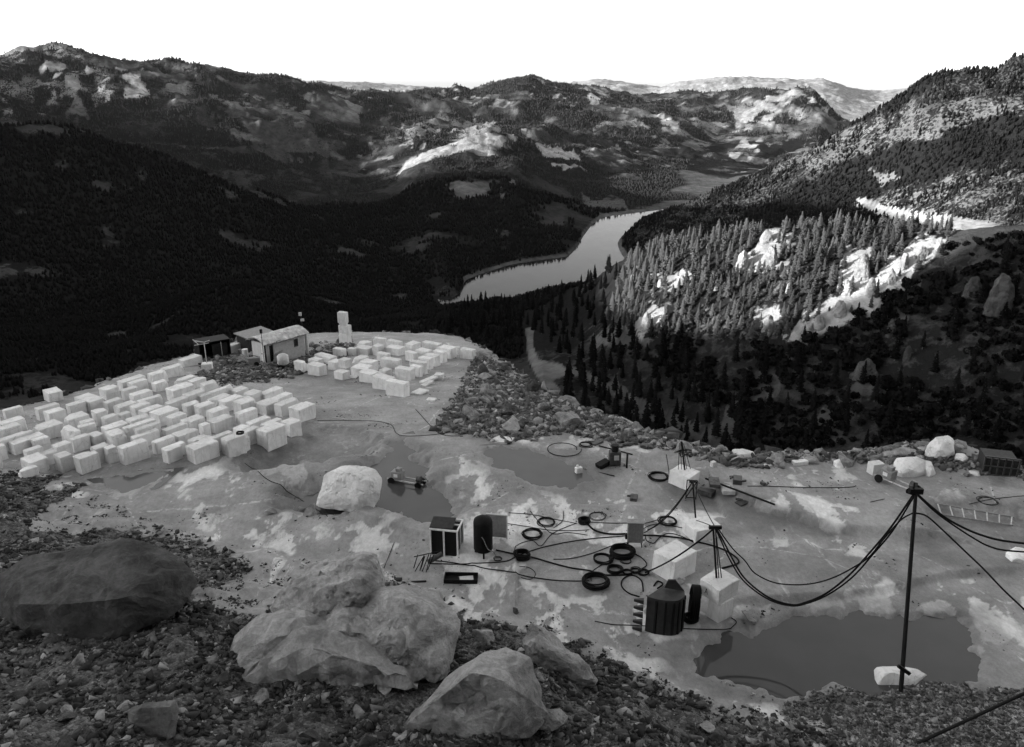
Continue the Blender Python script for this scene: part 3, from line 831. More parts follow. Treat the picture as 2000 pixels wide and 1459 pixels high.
def shrub_mesh(seed, r=1.8, h=2.4, n_leaf=150, mat=None):
    rn = random.Random(seed)
    v, f = taper([(0, 0, -0.5, .12), (0.1, 0.05, h * .5, .07)], 5)
    nt = len(f)
    lobes = [(rn.uniform(-.45, .45) * r, rn.uniform(-.45, .45) * r, rn.uniform(.3, .75) * h, rn.uniform(.45, .7)) for _ in range(6)]
    for k in range(n_leaf):
        lx, ly, lz, lr = rn.choice(lobes)
        d = Vector((rn.gauss(0, 1), rn.gauss(0, 1), rn.gauss(0, 1))).normalized()
        p = Vector((lx, ly, lz)) + Vector((d.x * r, d.y * r, d.z * h * .6)) * lr * rn.uniform(.75, 1.05)
        if p.z < 0: p.z = rn.uniform(0, .3)
        nrm = (d + Vector((rn.gauss(0, .5), rn.gauss(0, .5), rn.gauss(0, .5)))).normalized()
        a = nrm.orthogonal().normalized(); b = nrm.cross(a)
        s = rn.uniform(.22, .5) * r * .55
        i = len(v)
        for q in ((-1, -.6), (0.2, -1), (1, .3), (0, 1)):
            v.append(tuple(p + a * q[0] * s + b * q[1] * s + nrm * rn.uniform(-.1, .1)))
        f.append((i, i + 1, i + 2, i + 3))
    me = bpy.data.meshes.new('shrub')
    me.from_pydata(v, [], f); me.materials.append(M_BARK); me.materials.append(mat or M_SHRUB)
    me.polygons.foreach_set('material_index', np.array([0] * nt + [1] * (len(f) - nt), np.int32))
    me.update(); return me

CON = [conifer_mesh(100 + i, 9.0, 2.0 + 0.35 * (i % 4), 1.15) for i in range(7)]
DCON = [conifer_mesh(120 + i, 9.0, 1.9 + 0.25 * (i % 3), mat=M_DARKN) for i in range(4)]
SHR = [shrub_mesh(140 + i) for i in range(5)]

def scatter(poly, rmin, rmax, spacing, count, seed, avoid=None, need=None):
    """random well-spaced points of the terrain inside a region"""
    rn = np.random.default_rng(seed)
    m = in_poly(TPX, TPY, poly) & (RR > rmin) & (RR < rmax) & TVIS
    if avoid is not None: m &= ~avoid
    idx = np.argwhere(m)
    if len(idx) == 0: return []
    w = RR[m] ** 2; w = w / w.sum()
    sel = rn.choice(len(idx), size=min(len(idx), count * 14), replace=False, p=w)
    pts = []; cell = {}
    for s in sel:
        i, j = idx[s]
        x, y, z = TX[i, j] + rn.uniform(-.6, .6), TY[i, j] + rn.uniform(-.6, .6), TZN[i, j]
        cx, cy = int(x // spacing), int(y // spacing)
        ok = True
        for a in (-1, 0, 1):
            for b in (-1, 0, 1):
                for (qx, qy) in cell.get((cx + a, cy + b), ()):
                    if (qx - x) ** 2 + (qy - y) ** 2 < spacing ** 2: ok = False
        if ok:
            cell.setdefault((cx, cy), []).append((x, y)); pts.append((x, y, z))
            if len(pts) >= count: break
    pts.sort(key=lambda p: p[0] ** 2 + p[1] ** 2)
    return pts

_FC = {}
def place(name, meshes, pts, hmin, hmax, base_h, label, cat, group, seed, individual=300, stuffname=None):
    rn = random.Random(seed)
    rest_v = []; rest_f3 = []; rest_f4 = []; off = 0
    for k, (x, y, z) in enumerate(pts):
        s = rn.uniform(hmin, hmax) / base_h
        rz = rn.uniform(0, 6.28); me = rn.choice(meshes)
        tilt = rn.uniform(-.05, .05)
        wide = s * rn.uniform(0.85, 1.2)
        if k < individual:
            o = bpy.data.objects.new(name, me); COL.objects.link(o)
            o.location = (x, y, z - 0.1); o.rotation_euler = (tilt, tilt * .5, rz); o.scale = (wide, wide, s)
            tag(o, label, cat, group)
        else:
            co = np.empty(len(me.vertices) * 3, np.float32); me.vertices.foreach_get('co', co); co = co.reshape(-1, 3)
            c, sn = math.cos(rz), math.sin(rz)
            q = np.stack([(co[:, 0] * c - co[:, 1] * sn) * wide + x, (co[:, 0] * sn + co[:, 1] * c) * wide + y, co[:, 2] * s + z - .1], -1)
            rest_v.append(q)
            if me.name not in _FC:
                _FC[me.name] = [np.array([list(p.vertices) for p in me.polygons if p.material_index and len(p.vertices) == n_]) for n_ in (3, 4)]
            for a_, lst in zip(_FC[me.name], (rest_f3, rest_f4)):
                if len(a_): lst.append(a_ + off)
            off += len(co)
    if rest_v:
        fs = [np.concatenate(a) for a in (rest_f3, rest_f4) if a]
        o = link(stuffname, mesh_np(stuffname, np.concatenate(rest_v), fs), meshes[0].materials[1])
        tag(o, kind='stuff', label=label.replace(' seen', '') + ', thinner growth behind', cat='trees')

rockm = (PALE > 0.46) & (FOR < .62)
LITP = [(1185, 625), (1205, 560), (1232, 505), (1290, 480), (1400, 462), (1500, 450), (1700, 440), (1850, 450), (1860, 470), (1790, 530), (1700, 600), (1600, 640), (1500, 670), (1300, 665)]
pp = scatter(LITP, 250, 540, 3.0, 1400, 1, avoid=(rockm & (fbm(TX / 7, TY / 7, 3, 601) > -0.30)) | (fbm(TX / 16, TY / 16, 3, 602) > 0.38))
place('pine_tree', CON + [shrub_mesh(160 + i, 1.7, 6.0, 240, M_NEEDLE) for i in range(3)], pp, 3.2, 9.5, 9.0, 'conifer standing in the sunlit band of the right-hand slope', 'pine tree', 'conifers on the sunlit slope', 5, 300, 'pine_wood')
# dark pines along the valley bottom and on the shoulder in front of the lake
D1 = [(1080, 830), (1110, 740), (1180, 640), (1330, 670), (1330, 720), (1430, 800), (1480, 900), (1300, 880)]
D2 = [(860, 660), (900, 600), (1000, 592), (1120, 570), (1225, 510), (1205, 560), (1180, 640), (1100, 700), (1060, 660), (1030, 640), (960, 690)]
pd = scatter(D1, 230, 560, 6.0, 150, 2, avoid=(PALE > 0.27) & (FOR < .2)) + scatter(D2, 300, 760, 6.5, 150, 3)
pd += scatter([(1250, 700), (1500, 690), (1750, 600), (1980, 500), (2050, 880), (1450, 880)], 230, 540, 9, 130, 9)
pd.sort(key=lambda p: p[0] ** 2 + p[1] ** 2)
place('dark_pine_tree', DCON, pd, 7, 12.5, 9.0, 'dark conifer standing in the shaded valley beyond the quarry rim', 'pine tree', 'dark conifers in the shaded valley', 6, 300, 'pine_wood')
# round dark shrubs over the shaded lower slope
S1 = [(1200, 690), (1330, 670), (1520, 680), (1700, 610), (1860, 480), (2100, 440), (2100, 960), (1400, 900), (1480, 860), (1400, 780), (1290, 720)]
ps = scatter(S1, 230, 540, 3.0, 1500, 4, avoid=(fbm(TX / 22, TY / 22, 4, 611) < -0.10))
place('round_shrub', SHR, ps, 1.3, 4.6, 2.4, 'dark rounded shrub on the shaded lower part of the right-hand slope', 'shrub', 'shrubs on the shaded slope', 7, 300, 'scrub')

# far-off woods: small crowns wherever the hillsides are tree covered
def far_wood(name, mask, prob, seed, hfun, mat, label, squat=0.5):
    rn = np.random.default_rng(seed)
    m = mask & TVIS & (rn.random(TX.shape) < prob) & (TZN > LAKE_Z + 1.2)
    x = TX[m]; y = TY[m]; z = TZN[m]; r = RR[m]
    N = len(x)
    x = x + rn.uniform(-1, 1, N) * r * .002; y = y + rn.uniform(-1, 1, N) * r * .004
    z = terrain_z(x, y)
    h = hfun(r) * rn.uniform(.6, 1.3, N); w = h * squat * rn.uniform(.7, 1.25, N)
    S = 5
    ang = rn.random(N)[:, None] * 6.28 + np.arange(S)[None] * (6.283 / S)
    jit = rn.uniform(.7, 1.2, (N, S))
    ring = np.stack([x[:, None] + np.cos(ang) * w[:, None] * jit * .55, y[:, None] + np.sin(ang) * w[:, None] * jit * .55, z[:, None] + h[:, None] * rn.uniform(.1, .35, (N, S))], -1)
    ring2 = np.stack([x[:, None] + np.cos(ang + .5) * w[:, None] * jit * .38, y[:, None] + np.sin(ang + .5) * w[:, None] * jit * .38, z[:, None] + h[:, None] * rn.uniform(.55, .75, (N, S))], -1)
    top = np.stack([x + rn.uniform(-.1, .1, N) * h, y, z + h], -1)[:, None]
    bot = np.stack([x, y, z - h * .3], -1)[:, None]
    vv = np.concatenate([ring, ring2, top, bot], 1)          # N x 12 x 3
    base = np.arange(N)[:, None, None] * 12
    k = np.arange(S); k1 = (k + 1) % S
    q = np.stack([k, k1, k1 + S, k + S], -1); t1 = np.stack([k + S, k1 + S, np.full(S, 10)], -1); t2 = np.stack([k1, k, np.full(S, 11)], -1)
    o = link(name, mesh_np(name, vv.reshape(-1, 3), [(base + q[None]).reshape(-1, 4), (base + t1[None]).reshape(-1, 3), (base + t2[None]).reshape(-1, 3)]), mat)
    tag(o, label, 'woodland', kind='stuff')
    return N
tex = fbm(TX / 30, TY / 30, 4, 621)
nearz = (RR < 560) & (TPX > 1020)
fm = (FOR + tex * .5 > 0.62) & (RR > np.where(TPX < 1020, 280, 480)) & (RR < 4900) & ~nearz
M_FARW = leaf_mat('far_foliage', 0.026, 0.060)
far_wood('forest', fm & (RR < 1500), 0.85, 1, lambda r: np.clip(r * .0046, 3.2, 7), M_SHRUB, 'dark closed forest on the shaded hills round the lake')  # near hills take the darker leaves, shade painted into the crowns
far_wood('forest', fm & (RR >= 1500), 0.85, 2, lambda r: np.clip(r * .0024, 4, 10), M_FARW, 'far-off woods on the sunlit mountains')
bm_ = (RR > 700) & (RR < 1500) & (TPX > 1240) & (FOR <= .75) & (FOR > 0.12)
far_wood('scrub', bm_, 0.42, 3, lambda r: np.clip(r * .0026, 2.0, 3.4), M_FARW, 'scattered scrub over the pale right-hand ridge', 0.9)
# ------------------------------------------------------------------ shape helpers
from mathutils import noise as mn

class MB:
    """collects shapes that become ONE mesh"""
    def __init__(s): s.v = []; s.f = []
    def add(s, v, f):
        o = len(s.v); s.v += [tuple(p) for p in v]; s.f += [tuple(i + o for i in q) for q in f]; return s
    def box(s, c, size, rz=0.0, rx=0.0, ry=0.0, bev=0.0):
        R = Euler((rx, ry, rz)).to_matrix(); c = Vector(c)
        hx, hy, hz = size[0] / 2, size[1] / 2, size[2] / 2
        if bev <= 0:
            v = [c + R @ Vector((x * hx, y * hy, z * hz)) for x in (-1, 1) for y in (-1, 1) for z in (-1, 1)]
            return s.add(v, [(0, 1, 3, 2), (4, 6, 7, 5), (0, 4, 5, 1), (2, 3, 7, 6), (0, 2, 6, 4), (1, 5, 7, 3)])
        bm = bmesh.new(); bmesh.ops.create_cube(bm, size=1)
        for q in bm.verts: q.co = Vector((q.co.x * size[0], q.co.y * size[1], q.co.z * size[2]))
        bmesh.ops.bevel(bm, geom=bm.edges[:], offset=bev, segments=2, affect='EDGES', profile=0.6)
        bm.verts.ensure_lookup_table()
        v = [c + R @ q.co for q in bm.verts]; f = [[w.index for w in fc.verts] for fc in bm.faces]; bm.free()
        return s.add(v, f)
    def tube(s, pts, r, sides=6, cap=True):
        pts = [Vector(p) for p in pts]; n = len(pts)
        rs = r if isinstance(r, (list, tuple)) else [r] * n
        v = []; prev = None
        for i, p in enumerate(pts):
            t = (pts[min(i + 1, n - 1)] - pts[max(i - 1, 0)])
            t = t.normalized() if t.length > 1e-9 else Vector((0, 0, 1))
            a = t.orthogonal().normalized() if prev is None else (prev - t * prev.dot(t)).normalized()
            prev = a; b = t.cross(a)
            for k in range(sides):
                q = 2 * math.pi * k / sides
                v.append(p + (a * math.cos(q) + b * math.sin(q)) * rs[i])
        f = []
        for i in range(n - 1):
            for k in range(sides):
                f.append((i * sides + k, i * sides + (k + 1) % sides, (i + 1) * sides + (k + 1) % sides, (i + 1) * sides + k))
        if cap: f.append(tuple(range(sides))[::-1]); f.append(tuple(range((n - 1) * sides, n * sides)))
        return s.add(v, f)
    def build(s, name, mat, parent=None, smooth=False):
        me = bpy.data.meshes.new(name); me.from_pydata(s.v, [], s.f); me.update()
        if smooth: me.polygons.foreach_set('use_smooth', np.ones(len(me.polygons), bool))
        return link(name, me, mat, parent)

def spline(pts, n=8):
    pts = [Vector(p) for p in pts]
    if len(pts) < 3: return pts
    P = [pts[0]] + pts + [pts[-1]]; out = []
    for i in range(1, len(P) - 2):
        for k in range(n):
            t = k / n
            a, b, c, d = P[i - 1], P[i], P[i + 1], P[i + 2]
            out.append(0.5 * ((2 * b) + (c - a) * t + (2 * a - 5 * b + 4 * c - d) * t * t + (3 * b - a - 3 * c + d) * t ** 3))
    out.append(pts[-1]); return out

def fwd(p): return p.y * math.cos(PITCH) - (p.z - CAMH) * math.sin(PITCH)
def ppm(p): return FPX / fwd(p)
def at_depth(px, py, f):
    d = ray(px, py); return Vector((0, 0, CAMH)) + d * f

def n_grey(name, v, rough=0.6, var=0.15, scale=6.0, spec=0.4, metal=0.0, bump=0.0):
    n = NT(name)
    n.col(n.map(n.noise(scale, 5, 0.65, obj=True), 0.25, 0.75, v * (1 - var), v * (1 + var)), rough, spec)
    n.b.inputs['Metallic'].default_value = metal
    if bump: n.bump(n.noise(scale * 2, 4, 0.6, obj=True), bump, 0.02)
    return n.m
# sawn marble
n = NT('marble')
rnd = n.n('ShaderNodeObjectInfo').outputs['Random']
wp = n.pos()
st = n.noise(1.1, 7, 0.65, dist=0.8); fine = n.noise(14, 4, 0.7)
drip = n.noise(2.5, 5, 0.6, vec=n.scaled(wp, (1.6, 1.6, 0.25)))
v = n.math('MULTIPLY', n.map(st, 0.3, 0.75, 0.60, 0.78), n.map(fine, 0.2, 0.8, 0.94, 1.05))
v = n.math('MULTIPLY', v, n.map(drip, 0.32, 0.5, 0.84, 1.0))
v = n.math('MULTIPLY', v, n.math('MULTIPLY_ADD', rnd, 0.24, 0.78))
stain = n.noise(0.9, 6, 0.75, dist=2.0)
v = n.math('MULTIPLY', v, n.map(stain, 0.60, 0.72, 1.0, 0.62))
crk = n.voro(0.9, 'DISTANCE_TO_EDGE', vec=n.scaled(wp, (1, 1, .6)))
v = n.math('MULTIPLY', v, n.mix(n.map(fine, .45, .6), 1.0, n.map(crk, 0.0, 0.02, 0.6, 1.0)))
n.col(v, 0.8, 0.25); n.bump(n.math('ADD', st, n.math('MULTIPLY', fine, 0.3)), 0.5, 0.08)
M_MARBLE = n.m
# pitted weathered limestone
def rock_mat(name, lo, hi, scale=1.0, bump=0.9):
    n = NT(name)
    a = n.noise(0.9 * scale, 9, 0.68, dist=1.0); b = n.noise(7 * scale, 7, 0.75); c = n.voro(2.3 * scale, 'DISTANCE_TO_EDGE')
    d = n.noise(0.35 * scale, 6, 0.6, dist=1.5)
    v = n.math('MULTIPLY', n.map(a, 0.3, 0.72, lo, hi), n.map(b, 0.25, 0.75, 0.75, 1.2))
    v = n.math('MULTIPLY', v, n.map(d, 0.35, 0.55, 0.6, 1.0))
    n.col(v, 0.9, 0.2)
    n.bump(n.math('ADD', n.math('ADD', n.math('MULTIPLY', a, 1.0), n.math('MULTIPLY', b, 0.35)), n.math('MULTIPLY', n.map(c, 0, 0.12), 0.05)), bump, 0.22)
    return n.m
M_ROCK = rock_mat('pale_rock', 0.20, 0.38)
M_ROCKM = rock_mat('grey_rock', 0.09, 0.2)
M_ROCKD = rock_mat('dark_rock', 0.045, 0.11)
M_BLACK = n_grey('black_paint', 0.008, 0.6, spec=.12)
M_CABLE = n_grey('black_rubber', 0.007, 0.7, spec=.08)
M_STEEL = n_grey('dark_steel', 0.05, 0.5, 0.4, metal=0.3)
M_PALEM = n_grey('pale_metal', 0.40, 0.5, 0.2)
M_GREYM = n_grey('grey_metal', 0.17, 0.5, 0.25)
M_DARKG = n_grey('charcoal', 0.025, 0.6, 0.35, spec=.15)
M_WHITE = n_grey('white_paint', 0.60, 0.6, 0.15)
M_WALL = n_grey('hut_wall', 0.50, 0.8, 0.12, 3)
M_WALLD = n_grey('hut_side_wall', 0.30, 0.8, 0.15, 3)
M_WOOD = n_grey('weathered_wood', 0.16, 0.85, 0.35, 4)

def block_mesh(sx, sy, sz, seed, rough=0.035, n=7, chip=1.0):
    """a quarried block: slightly uneven faces, worn edges, the odd broken corner"""
    v = []; idx = {}
    def key(i, j, k):
        if (i, j, k) not in idx:
            idx[(i, j, k)] = len(v)
            v.append([(i / n - .5), (j / n - .5), (k / n - .5)])
        return idx[(i, j, k)]
    f = []
    for a in range(n):
        for b in range(n):
            f.append((key(a, b, 0), key(a, b + 1, 0), key(a + 1, b + 1, 0), key(a + 1, b, 0)))
            f.append((key(a, b, n), key(a + 1, b, n), key(a + 1, b + 1, n), key(a, b + 1, n)))
            f.append((key(a, 0, b), key(a + 1, 0, b), key(a + 1, 0, b + 1), key(a, 0, b + 1)))
            f.append((key(a, n, b), key(a, n, b + 1), key(a + 1, n, b + 1), key(a + 1, n, b)))
            f.append((key(0, a, b), key(0, a, b + 1), key(0, a + 1, b + 1), key(0, a + 1, b)))
            f.append((key(n, a, b), key(n, a + 1, b), key(n, a + 1, b + 1), key(n, a, b + 1)))
    rn = random.Random(seed); off = Vector((rn.uniform(0, 99), rn.uniform(0, 99), rn.uniform(0, 99)))
    # uneven distribution so that the outer ring of faces forms the worn edge
    g = [-.5, -.5 + .035, -.3, -.1, .1, .3, .5 - .035, .5]
    sk = [(rn.uniform(-.03, .03), rn.uniform(-.03, .03)) for _ in range(4)]
    broken = [(rn.choice((-1, 1)), rn.choice((-1, 1)), rn.choice((-1, 1)), rn.uniform(.05, .14)) for _ in range(rn.choice((0, 0, 1, 2)))]
    if rough >= .05: broken = []
    out = []
    for p in v:
        q = [g[int(round((c + .5) * n))] if n == 7 else c for c in p]
        x, y, z = q[0] * sx, q[1] * sy, q[2] * sz
        e = sum(1 for c in q if abs(abs(c) - .5) < 1e-6)
        P = Vector((x, y, z))
        w = mn.noise_vector(P * 1.3 + off) * rough * 0.8 * min(sx, sy, sz, 1.3)
        if e >= 2:
            pull = (0.008 + 0.03 * abs(mn.noise(P * 3 + off))) * chip
            for a, s_ in enumerate((sx, sy, sz)):
                if abs(abs(q[a]) - .5) < 1e-6: P[a] -= math.copysign(pull, q[a])
        for (bx, by, bz, br) in broken:
            c = Vector((bx * sx / 2, by * sy / 2, bz * sz / 2)); d = (P - c)
            rad = min(br * (sx + sy + sz) * .8, .45 * min(sx, sy, sz))
            if d.length < rad: P = P - (c * (0.32 * (1 - d.length / rad)))
        P += w
        P.x += sk[0][0] * z; P.y += sk[1][0] * z; P.x += sk[2][0] * y * 1.5
        out.append((P.x, P.y, P.z + sz / 2 - 0.02))
    me = bpy.data.meshes.new('block'); me.from_pydata(out, [], f); me.update(); return me

def fit(N, L, R, hp, zf=None):
    """base corner, height and footprint of a box from three corners of its top face and the height of its near edge"""
    B = hit(N[0], N[1] + hp, zf)
    lo, hi = 0.05, 8.0
    for _ in range(30):
        m = (lo + hi) / 2
        _, yy = project(np.array(B.x), np.array(B.y), np.array(B.z + m))
        if float(yy) > N[1]: lo = m
        else: hi = m
    h = lo
    def onplane(p):
        d = ray(*p); t = (B.z + h - CAMH) / d.z
        return Vector((d.x * t, d.y * t))
    n2 = Vector((B.x, B.y)); l = onplane(L) - n2; r = onplane(R) - n2
    return B, h, l, r

BLK_N = [0]
BLOCKS = []      # (object, yard, px, py)
def place_block(N, L, R, hp, yard, yaw=None, mix=0.6, zf=None, lift=0.0, sc=1.0, lmax=4.2):
    B, h, l, r = fit(N, L, R, hp, zf)
    a_r = math.atan2(r.y, r.x); a_l = math.atan2(-l.x, l.y)   # the l side turned by -90 degrees
    a_l = math.atan2(l.y, l.x) - math.pi / 2
    if r.length > l.length * 0.8: a = a_r
    else: a = a_l
    if yaw is not None:
        d = (a - yaw + math.pi) % (2 * math.pi) - math.pi
        a = yaw + d * (1 - mix)
    e1 = Vector((math.cos(a), math.sin(a))); e2 = Vector((-e1.y, e1.x))
    sx = min(max(abs(r.dot(e1)), 0.5), lmax) * sc; sy = min(max(abs(l.dot(e2)), 0.5), lmax) * sc
    c = Vector((B.x, B.y)) + e1 * sx / 2 + e2 * sy / 2
    BLK_N[0] += 1
    o = link('marble_block', block_mesh(sx, sy, h, BLK_N[0] * 13 + 5), M_MARBLE)
    z = min(float(floor_z(c.x, c.y)), B.z) + lift
    o.location = (c.x, c.y, z - 0.03); o.rotation_euler = (0, 0, a)
    BLOCKS.append([o, yard, c, (sx, sy, h)])
    return o

A_ = [((572,150),(500,95),(740,130),85), ((80,350),(0,340),(270,300),95), ((-40,590),(-150,560),(250,505),55), ((20,700),(-60,675),(365,565),70),
 ((190,730),(75,700),(490,600),110), ((490,560),(330,520),(710,465),135), ((590,380),(480,350),(760,330),60), ((465,330),(360,315),(700,270),80), ((825,290),(760,265),(990,240),85),
 ((820,450),(670,415),(1040,390),60), ((1135,375),(1000,350),(1250,345),100), ((1255,260),(1160,245),(1400,200),100), ((1050,240),(800,190),(1200,190),40), ((1230,110),(1095,90),(1360,60),90),
 ((1445,120),(1375,100),(1620,85),100), ((1560,170),(1450,150),(1770,115),50), ((1800,40),(1710,30),(1920,-5),110), ((1390,310),(1270,290),(1570,240),55), ((1580,310),(1440,300),(1720,245),40),
 ((1620,240),(1560,225),(1890,175),40), ((1680,360),(1590,330),(1870,280),30), ((1845,390),(1700,350),(2040,310),80), ((1230,440),(1140,425),(1330,380),60), ((1530,465),(1400,445),(1750,400),40),
 ((1380,410),(1300,400),(1520,370),45), ((1250,560),(1150,520),(1500,490),35), ((1600,510),(1540,495),(1820,460),35), ((950,540),(870,520),(1130,510),70), ((850,600),(720,520),(900,560),70), ((980,500),(905,470),(1110,465),25),
 ((860,690),(775,680),(1030,630),140), ((420,700),(325,700),(580,655),80), ((640,790),(525,765),(790,710),50), ((345,830),(275,815),(495,770),65), ((520,870),(400,845),(660,810),80), ((725,900),(610,860),(830,850),95),
 ((950,915),(815,880),(1140,840),140), ((390,970),(230,900),(560,895),100), ((270,1060),(200,1030),(450,1010),40), ((1130,800),(1020,770),(1270,745),90), ((1260,800),(1190,770),(1350,775),155), ((1110,650),(1000,610),(1170,600),90),
 ((1320,640),(1150,600),(1470,600),100), ((1440,790),(1330,760),(1730,710),205), ((1560,660),(1480,640),(1850,570),75), ((1810,720),(1720,700),(2010,640),160), ((1940,820),(1865,790),(2080,750),110), ((-40,790),(-140,770),(75,760),80),
 ((60,500),(-40,470),(300,430),30), ((1480,560),(1400,550),(1560,510),50), ((1620,580),(1540,560),(1880,500),35), ((-120,420),(-240,390),(0,380),80), ((-60,880),(-180,840),(30,850),60)]
B_ = [((245,285),(150,240),(490,215),75), ((300,180),(205,170),(460,110),30), ((460,190),(345,185),(580,130),30), ((600,230),(500,215),(740,180),30), ((530,335),(410,330),(870,200),80), ((420,350),(300,335),(580,270),40),
 ((185,440),(100,420),(395,360),35), ((960,300),(780,290),(1085,255),20), ((1130,345),(990,325),(1220,285),30), ((1265,340),(1165,320),(1450,240),60), ((1400,400),(1300,380),(1550,300),30), ((710,410),(595,385),(870,325),50),
 ((840,420),(740,395),(1000,340),90), ((1025,445),(880,415),(1190,380),70), ((1305,460),(1110,440),(1450,400),100), ((1480,460),(1365,440),(1670,370),140), ((1685,510),(1545,470),(1860,435),170), ((545,485),(460,450),(730,440),70),
 ((700,545),(590,515),(855,475),50), ((400,470),(310,445),(560,425),80), ((230,610),(115,590),(370,545),40), ((400,660),(290,620),(610,600),50), ((165,750),(90,740),(390,660),50), ((715,660),(590,630),(925,580),120),
 ((1000,560),(920,540),(1215,500),110), ((1130,675),(1040,655),(1360,590),30), ((1300,690),(1220,680),(1470,610),25), ((1580,680),(1430,650),(1700,630),140), ((1310,770),(1150,735),(1520,680),185), ((590,700),(505,690),(650,670),50),
 ((305,820),(200,780),(530,745),75), ((1010,750),(880,730),(1100,700),40), ((690,840),(610,820),(905,760),40), ((480,880),(390,855),(600,800),40), ((580,880),(540,860),(700,830),50), ((870,870),(745,840),(1130,790),200),
 ((1090,770),(1030,750),(1190,700),60), ((185,990),(100,970),(400,900),120), ((490,975),(260,960),(780,890),185)]
C_ = [((1650,120),(1540,110),(1830,50),80), ((1445,225),(1380,200),(1640,165),60), ((1300,290),(1210,270),(1440,235),60), ((950,370),(850,350),(1200,290),50), ((1055,390),(990,370),(1215,330),30), ((2165,-35),(2115,-50),(2280,-85),60)]
D_ = [((165,530),(70,510),(205,515),105), ((325,565),(205,530),(420,545),105), ((290,510),(195,490),(370,490),30), ((430,480),(290,430),(530,465),50), ((480,530),(400,510),(560,500),80), ((550,630),(470,600),(625,605),55),
 ((550,405),(440,390),(620,395),60), ((650,400),(600,385),(685,390),60), ((790,395),(650,380),(850,365),75), ((900,375),(850,355),(950,350),70), ((750,345),(655,330),(860,325),30), ((960,300),(835,290),(990,295),45), ((1100,330),(990,300),(1170,325),40), ((1090,395),(960,370),(1150,365),75),
 ((1230,355),(1170,330),(1320,325),40), ((1480,350),(1320,320),(1560,340),40), ((980,450),(875,430),(1050,440),35), ((1245,440),(1170,410),(1320,435),55), ((1370,420),(1260,395),(1440,400),30), ((720,500),(640,480),(790,455),35),
 ((830,530),(710,510),(890,500),50), ((760,590),(610,570),(830,545),50), ((1085,510),(895,490),(1145,490),90), ((835,640),(695,610),(910,600),100), ((970,610),(900,590),(1040,590),50), ((1000,690),(840,640),(1080,660),130),
 ((1150,735),(955,700),(1210,710),150), ((1210,600),(1040,580),(1255,575),120), ((1300,575),(1200,555),(1325,568),110), ((1345,535),(1190,515),(1385,520),125), ((1395,495),(1280,475),(1450,480),120), ((1455,470),(1340,445),(1510,450),110),
 ((1530,430),(1420,410),(1590,415),110), ((1600,395),(1480,370),(1650,365),110), ((1680,385),(1640,375),(1700,380),50), ((1815,410),(1695,385),(1875,400),60)]
def cv(lst, ox, oy, s):
    return [tuple((p[0] / s + ox, p[1] / s + oy) for p in b[:3]) + (b[3] / s,) for b in lst]
left = cv(A_, 0, 740, 5.882) + cv(B_, 300, 710, 5.882) + cv(C_, 80, 680, 5.882)
right = cv(D_, 560, 600, 5.0)
def med_yaw(lst):
    a = []
    for b in lst:
        _, h, l, r = fit(*b)
        if r.length > 1.0: a.append(math.atan2(r.y, r.x))
    a.sort(); return a[len(a) // 2]
YL = med_yaw(left)
_rb = random.Random(31)
def deepen(b, px_lo, px_hi):
    return b[:3] + (max(b[3], _rb.uniform(px_lo, px_hi)),)
left = [deepen(b, *((24, 33) if b[0][1] > 800 else (20, 28) if b[0][1] > 750 else (16, 22))) for b in left]
right = [deepen(b, 15, 21) for b in right]
for b in left: place_block(*b, 'left', YL, 0.75)
YR = med_yaw(right)
for b in right: place_block(*b, 'right', YR, 0.6, lmax=3.4)
# blocks that would run into each other are trimmed back
def corners(b):
    o, yd, c, (sx, sy, h) = b; a = o.rotation_euler.z
    e1 = Vector((math.cos(a), math.sin(a))); e2 = Vector((-e1.y, e1.x))
    return [c + e1 * sx / 2 * i + e2 * sy / 2 * j for i, j in ((-1, -1), (1, -1), (1, 1), (-1, 1))], e1, e2
def sat(b1, b2):
    c1, a1, a2 = corners(b1); c2, a3, a4 = corners(b2); best = 1e9
    for ax in (a1, a2, a3, a4):
        p = [q.dot(ax) for q in c1]; r = [q.dot(ax) for q in c2]
        ov = min(max(p), max(r)) - max(min(p), min(r))
        if ov <= 0: return 0, None
        if ov < best: best = ov; ba = ax * (1 if sum(p) > sum(r) else -1)
    return best, ba
for it in range(30):
    mv = 0
    for i in range(len(BLOCKS)):
        for j in range(i + 1, len(BLOCKS)):
            if (BLOCKS[i][2] - BLOCKS[j][2]).length > 5: continue
            ov, ax = sat(BLOCKS[i], BLOCKS[j])
            if ov > 0.06:
                # the farther block gives way, partly by shrinking
                f_ = 1 if BLOCKS[i][2].y > BLOCKS[j][2].y else -1
                k, sg = (i, 1) if f_ > 0 else (j, -1)
                BLOCKS[k][2] = BLOCKS[k][2] + ax * sg * ov * 0.3
                s = BLOCKS[k][3]; a = BLOCKS[k][0].rotation_euler.z
                e1 = Vector((math.cos(a), math.sin(a)))
                if abs(ax.dot(e1)) > .7: BLOCKS[k][3] = (max(s[0] - ov * .3, .45), s[1], s[2])
                else: BLOCKS[k][3] = (s[0], max(s[1] - ov * .3, .45), s[2])
                mv += 1
    if mv == 0: break
for k, b in enumerate(BLOCKS):
    o, yd, c, s = b
    old = o.data; o.data = block_mesh(s[0], s[1], s[2] + 0.25, k * 13 + 5); o.data.materials.append(M_MARBLE)
    bpy.data.meshes.remove(old)
    cz = min(gz(p.x, p.y) for p in corners(b)[0] + [c])
    top = o.location.z + s[2]
    o.location = (c.x, c.y, top - s[2] - 0.25)
